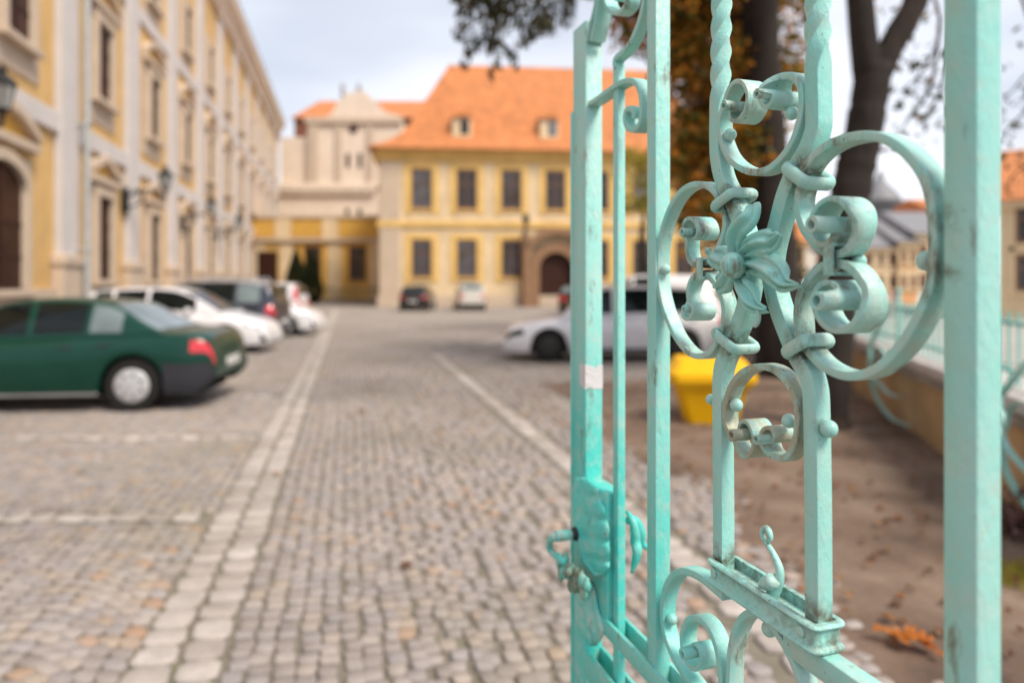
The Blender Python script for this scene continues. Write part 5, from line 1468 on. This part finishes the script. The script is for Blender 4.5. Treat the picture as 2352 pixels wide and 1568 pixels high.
# ------------------------------------------------------------------ FALLEN LEAVES AND GROUND COVER
def scatter(n, f, size, mat, name):
    pts = []
    while len(pts) < n:
        p = f()
        if p is not None: pts.append(p)
    o = leaves(np.array(pts), size, mat, name, None, droop=0, aspect=.7)
    return o
M['fallen'] = leafmat('fallen_leaves', [(0, (.10, .042, .014)), (.3, (.19, .075, .02)), (.55, (.30, .11, .025)), (.75, (.40, .20, .07)), (.9, (.30, .19, .10)), (1, (.10, .06, .03))])
def flat(n, f, size, name):
    C = []
    while len(C) < n:
        p = f()
        if p is not None: C.append(p)
    C = np.array(C); az = rng.uniform(0, 2*PI, n); L = size*rng.uniform(.55, 1.3, n)
    V = []; fs = []
    for i in range(n):
        k = len(V); m_ = 9
        for j in range(m_):
            a = 2*PI*j/m_; r = L[i]*(.5 if j % 2 == 0 else .30)*(1.35 if j == 0 else 1)
            V.append((C[i][0]+r*math.cos(a+az[i]), C[i][1]+r*math.sin(a+az[i]), C[i][2]+.006+.012*float(rng.uniform(0, 1))*(j % 3)))
        fs.append(tuple(range(k, k+m_)))
    o = MB().add(V, fs).build(name, M['fallen']); return o
def fdirt():
    t = float(rng.uniform(1.6, 10.5)); s = float(rng.uniform(2.2, 6.2)); x, y, _ = W(s, t)
    return (x, y, .022)
tag(flat(800, fdirt, .05, 'fallen_leaves'), 'scattered brown and orange fallen leaves on the bare earth', 'fallen leaves', kind='stuff')
def froad():
    t = float(rng.uniform(2.6, 16)); s = float(rng.uniform(-2.6, 2.3)); x, y, _ = W(s, t); return (x, y, .012)
tag(flat(38, froad, .07, 'road_leaves'), 'a few single orange leaves strewn over the grey setts', 'fallen leaves', kind='stuff')
zl_ = 1.6*F/(1490-HY)
def fpile():
    x, y = at(2105, zl_); return (x+float(rng.normal(0, .042)), y+float(rng.normal(0, .07)), .03+abs(float(rng.normal(0, .02))))
M['fallen'] = leafmat('fresh_orange_leaves', [(0, (.50, .15, .015)), (.6, (.62, .22, .03)), (1, (.34, .10, .02))])
tag(flat(11, fpile, .085, 'leaf_heap'), 'small heap of bright orange leaves on the earth beside the thick gate post', 'leaf heap')
# grass tufts near the right edge
def grass(cx, cy, n, r, h, name, label, mat):
    V = []; fs = []
    for _ in range(n):
        a = float(rng.uniform(0, 2*PI)); d = r*float(rng.uniform(0, 1))**.6; x = cx+d*math.cos(a); y = cy+d*math.sin(a); b = float(rng.uniform(0, 2*PI)); w = .006; hh = h*float(rng.uniform(.4, 1.1)); k = len(V)
        V += [(x-w*math.cos(b), y-w*math.sin(b), 0), (x+w*math.cos(b), y+w*math.sin(b), 0), (x+.5*hh*math.sin(b), y-.5*hh*math.cos(b), hh)]; fs.append((k, k+1, k+2))
    return tag(MB().add(V, fs).build(name, M[mat]), label, 'grass', kind='stuff')
zg = 1.6*F/(1330-HY); gx_ = at(2345, zg)[0]
grass(gx_, zg, 260, .20, .09, 'grass_tuft', 'green grass tuft on the earth at the right edge', 'yellowleaf')
M['redleaf'] = leafmat('dry_reddish_leaves', [(0, (.10, .045, .035)), (.5, (.20, .10, .085)), (1, (.30, .19, .17))])
sb = empty('dry_shrub', (at(2352, 4.3)[0], 4.3, 0), 0, 'low dry reddish shrub at the foot of the ochre wall on the right edge', 'shrub')
m_ = MB()
for k in range(9): a = k*.7; m_.tube([(0, 0, 0), (.08*math.cos(a), .08*math.sin(a), .12), (.2*math.cos(a), .2*math.sin(a), .26)], [.008, .006, .003], 5)
m_.build('stems', M['bark'], sb); leaves(clumps([(0, 0, .14, .22), (.12, .1, .2, .18), (-.1, -.05, .1, .16)], 4200, .7), .06, 'redleaf', 'foliage', sb)

# ------------------------------------------------------------------ STREET BEYOND THE WALL
def house(name, label, x, y, rz, w, d, h, roofh, wallm, roofm, rows_, cols_, ww=1.1, wh=1.7, group='far houses across the street', over=.4):
    o = empty(name, (x, y, 0), rz, label, 'house', group)
    MB().box(0, w, 0, d, 0, h).build('wall', M[wallm], o)
    MB().add([(-over, -over, h), (w+over, -over, h), (w+over, d/2, h+roofh), (-over, d/2, h+roofh), (-over, d+over, h), (w+over, d+over, h)], [(0, 1, 2, 3), (3, 2, 5, 4), (0, 3, 4), (1, 5, 2), (0, 4, 5, 1)]).build('roof', M[roofm], o)
    MB().bbox(-.15, w+.15, -.25, 0, h-.35, h-.02, .04).build('eaves_cornice', M['cream'], o)
    a = None
    for r in range(rows_):
        for c in range(cols_):
            px_ = w*(c+.5)/cols_; pz = 1.2+r*(h-1.0)/rows_
            if a is None: a = win2(ww, wh, 'cream', 'frame', sw=.2); wn = a; a.parent = o
            else: wn = copy_tree(a, o)
            wn.location = (px_, 0, pz)
    return o
M['pinkwall'] = plain('pale_pink_render', (.66, .50, .42), .85, 0, .10, 1.2); M['whitewall'] = plain('whitewashed_render', (.70, .66, .60), .85, 0, .08, 1.2)
M['orangewall'] = plain('orange_render', (.66, .34, .16), .85, 0, .10, 1.2); M['slate'] = plain('grey_slate', (.20, .20, .215), .6, 0, .15, 5)
def hx(px, z): return at(px, z)[0]
zf = 50
house('town_house', 'pale pink far house seen through the big gate scroll', hx(1985, zf), zf, 0, hx(2060, zf)-hx(1985, zf), 8, 4.2, 2.4, 'pinkwall', 'slate', 2, 3, .8, 1.0)
house('town_house', 'orange fronted far house in the middle of the row through the gate scroll', hx(2061, zf), zf-.3, 0, hx(2100, zf)-hx(2061, zf), 8, 4.6, 2.0, 'orangewall', 'slate', 2, 2, .5, 1.0)
house('town_house', 'whitewashed far house with grey roof left of the thick gate post', hx(2101, zf), zf-.2, 0, hx(2185, zf)-hx(2101, zf), 8, 5.2, 2.0, 'whitewall', 'slate', 2, 3, .7, 1.1)
house('town_house', 'tall pale pink gabled house close to the thick gate post', hx(2150, 62), 62, 0, 4.5, 8, 8.2, 1.5, 'pinkwall', 'tile', 3, 2, .7, 1.2)
house('town_house', 'yellow house with an orange roof at the right edge', hx(2292, 31), 31, R(-37), 9, 8, 5.3, 2.9, 'cream', 'tile', 2, 4, 1.0, 1.7)
house('town_house', 'long whitewashed house far behind the forked tree', hx(1560, 66), 66, 0, hx(1985, 66)-hx(1560, 66), 8, 5.6, 2.4, 'whitewall', 'tile', 2, 7)
ts = empty('church_tower', (hx(2035, 95), 95, 0), 0, 'distant grey tower with a pointed cap above the far houses', 'tower')
k_ = 95/F
MB().box(-1.6, 1.6, 0, 3.2, 0, EYE+130*k_).build('shaft', M['stone_grey'], ts)
zt0 = EYE+118*k_
MB().lathe([(4.2, zt0), (3.9, zt0+1.0), (2.2, zt0+1.6), (1.9, zt0+3.0), (2.6, zt0+3.6), (2.9, zt0+4.4), (2.2, zt0+5.6), (.9, zt0+7.0), (.35, zt0+8.2), (.001, zt0+9)], 'Z', (0, 1.6, 0), 12).build('cap', M['slate'], ts, smooth=40)
# street surface beyond the wall and hedge strip in the distance
tag(MB().add([(7, 4, -.012), (60, 4, -.012), (60, 60, -.012), (14, 60, -.012)], [(0, 1, 2, 3)]).build('street', plain('pale_street_paving', (.36, .33, .30), .9, 0, .15, .8)), kind='structure')
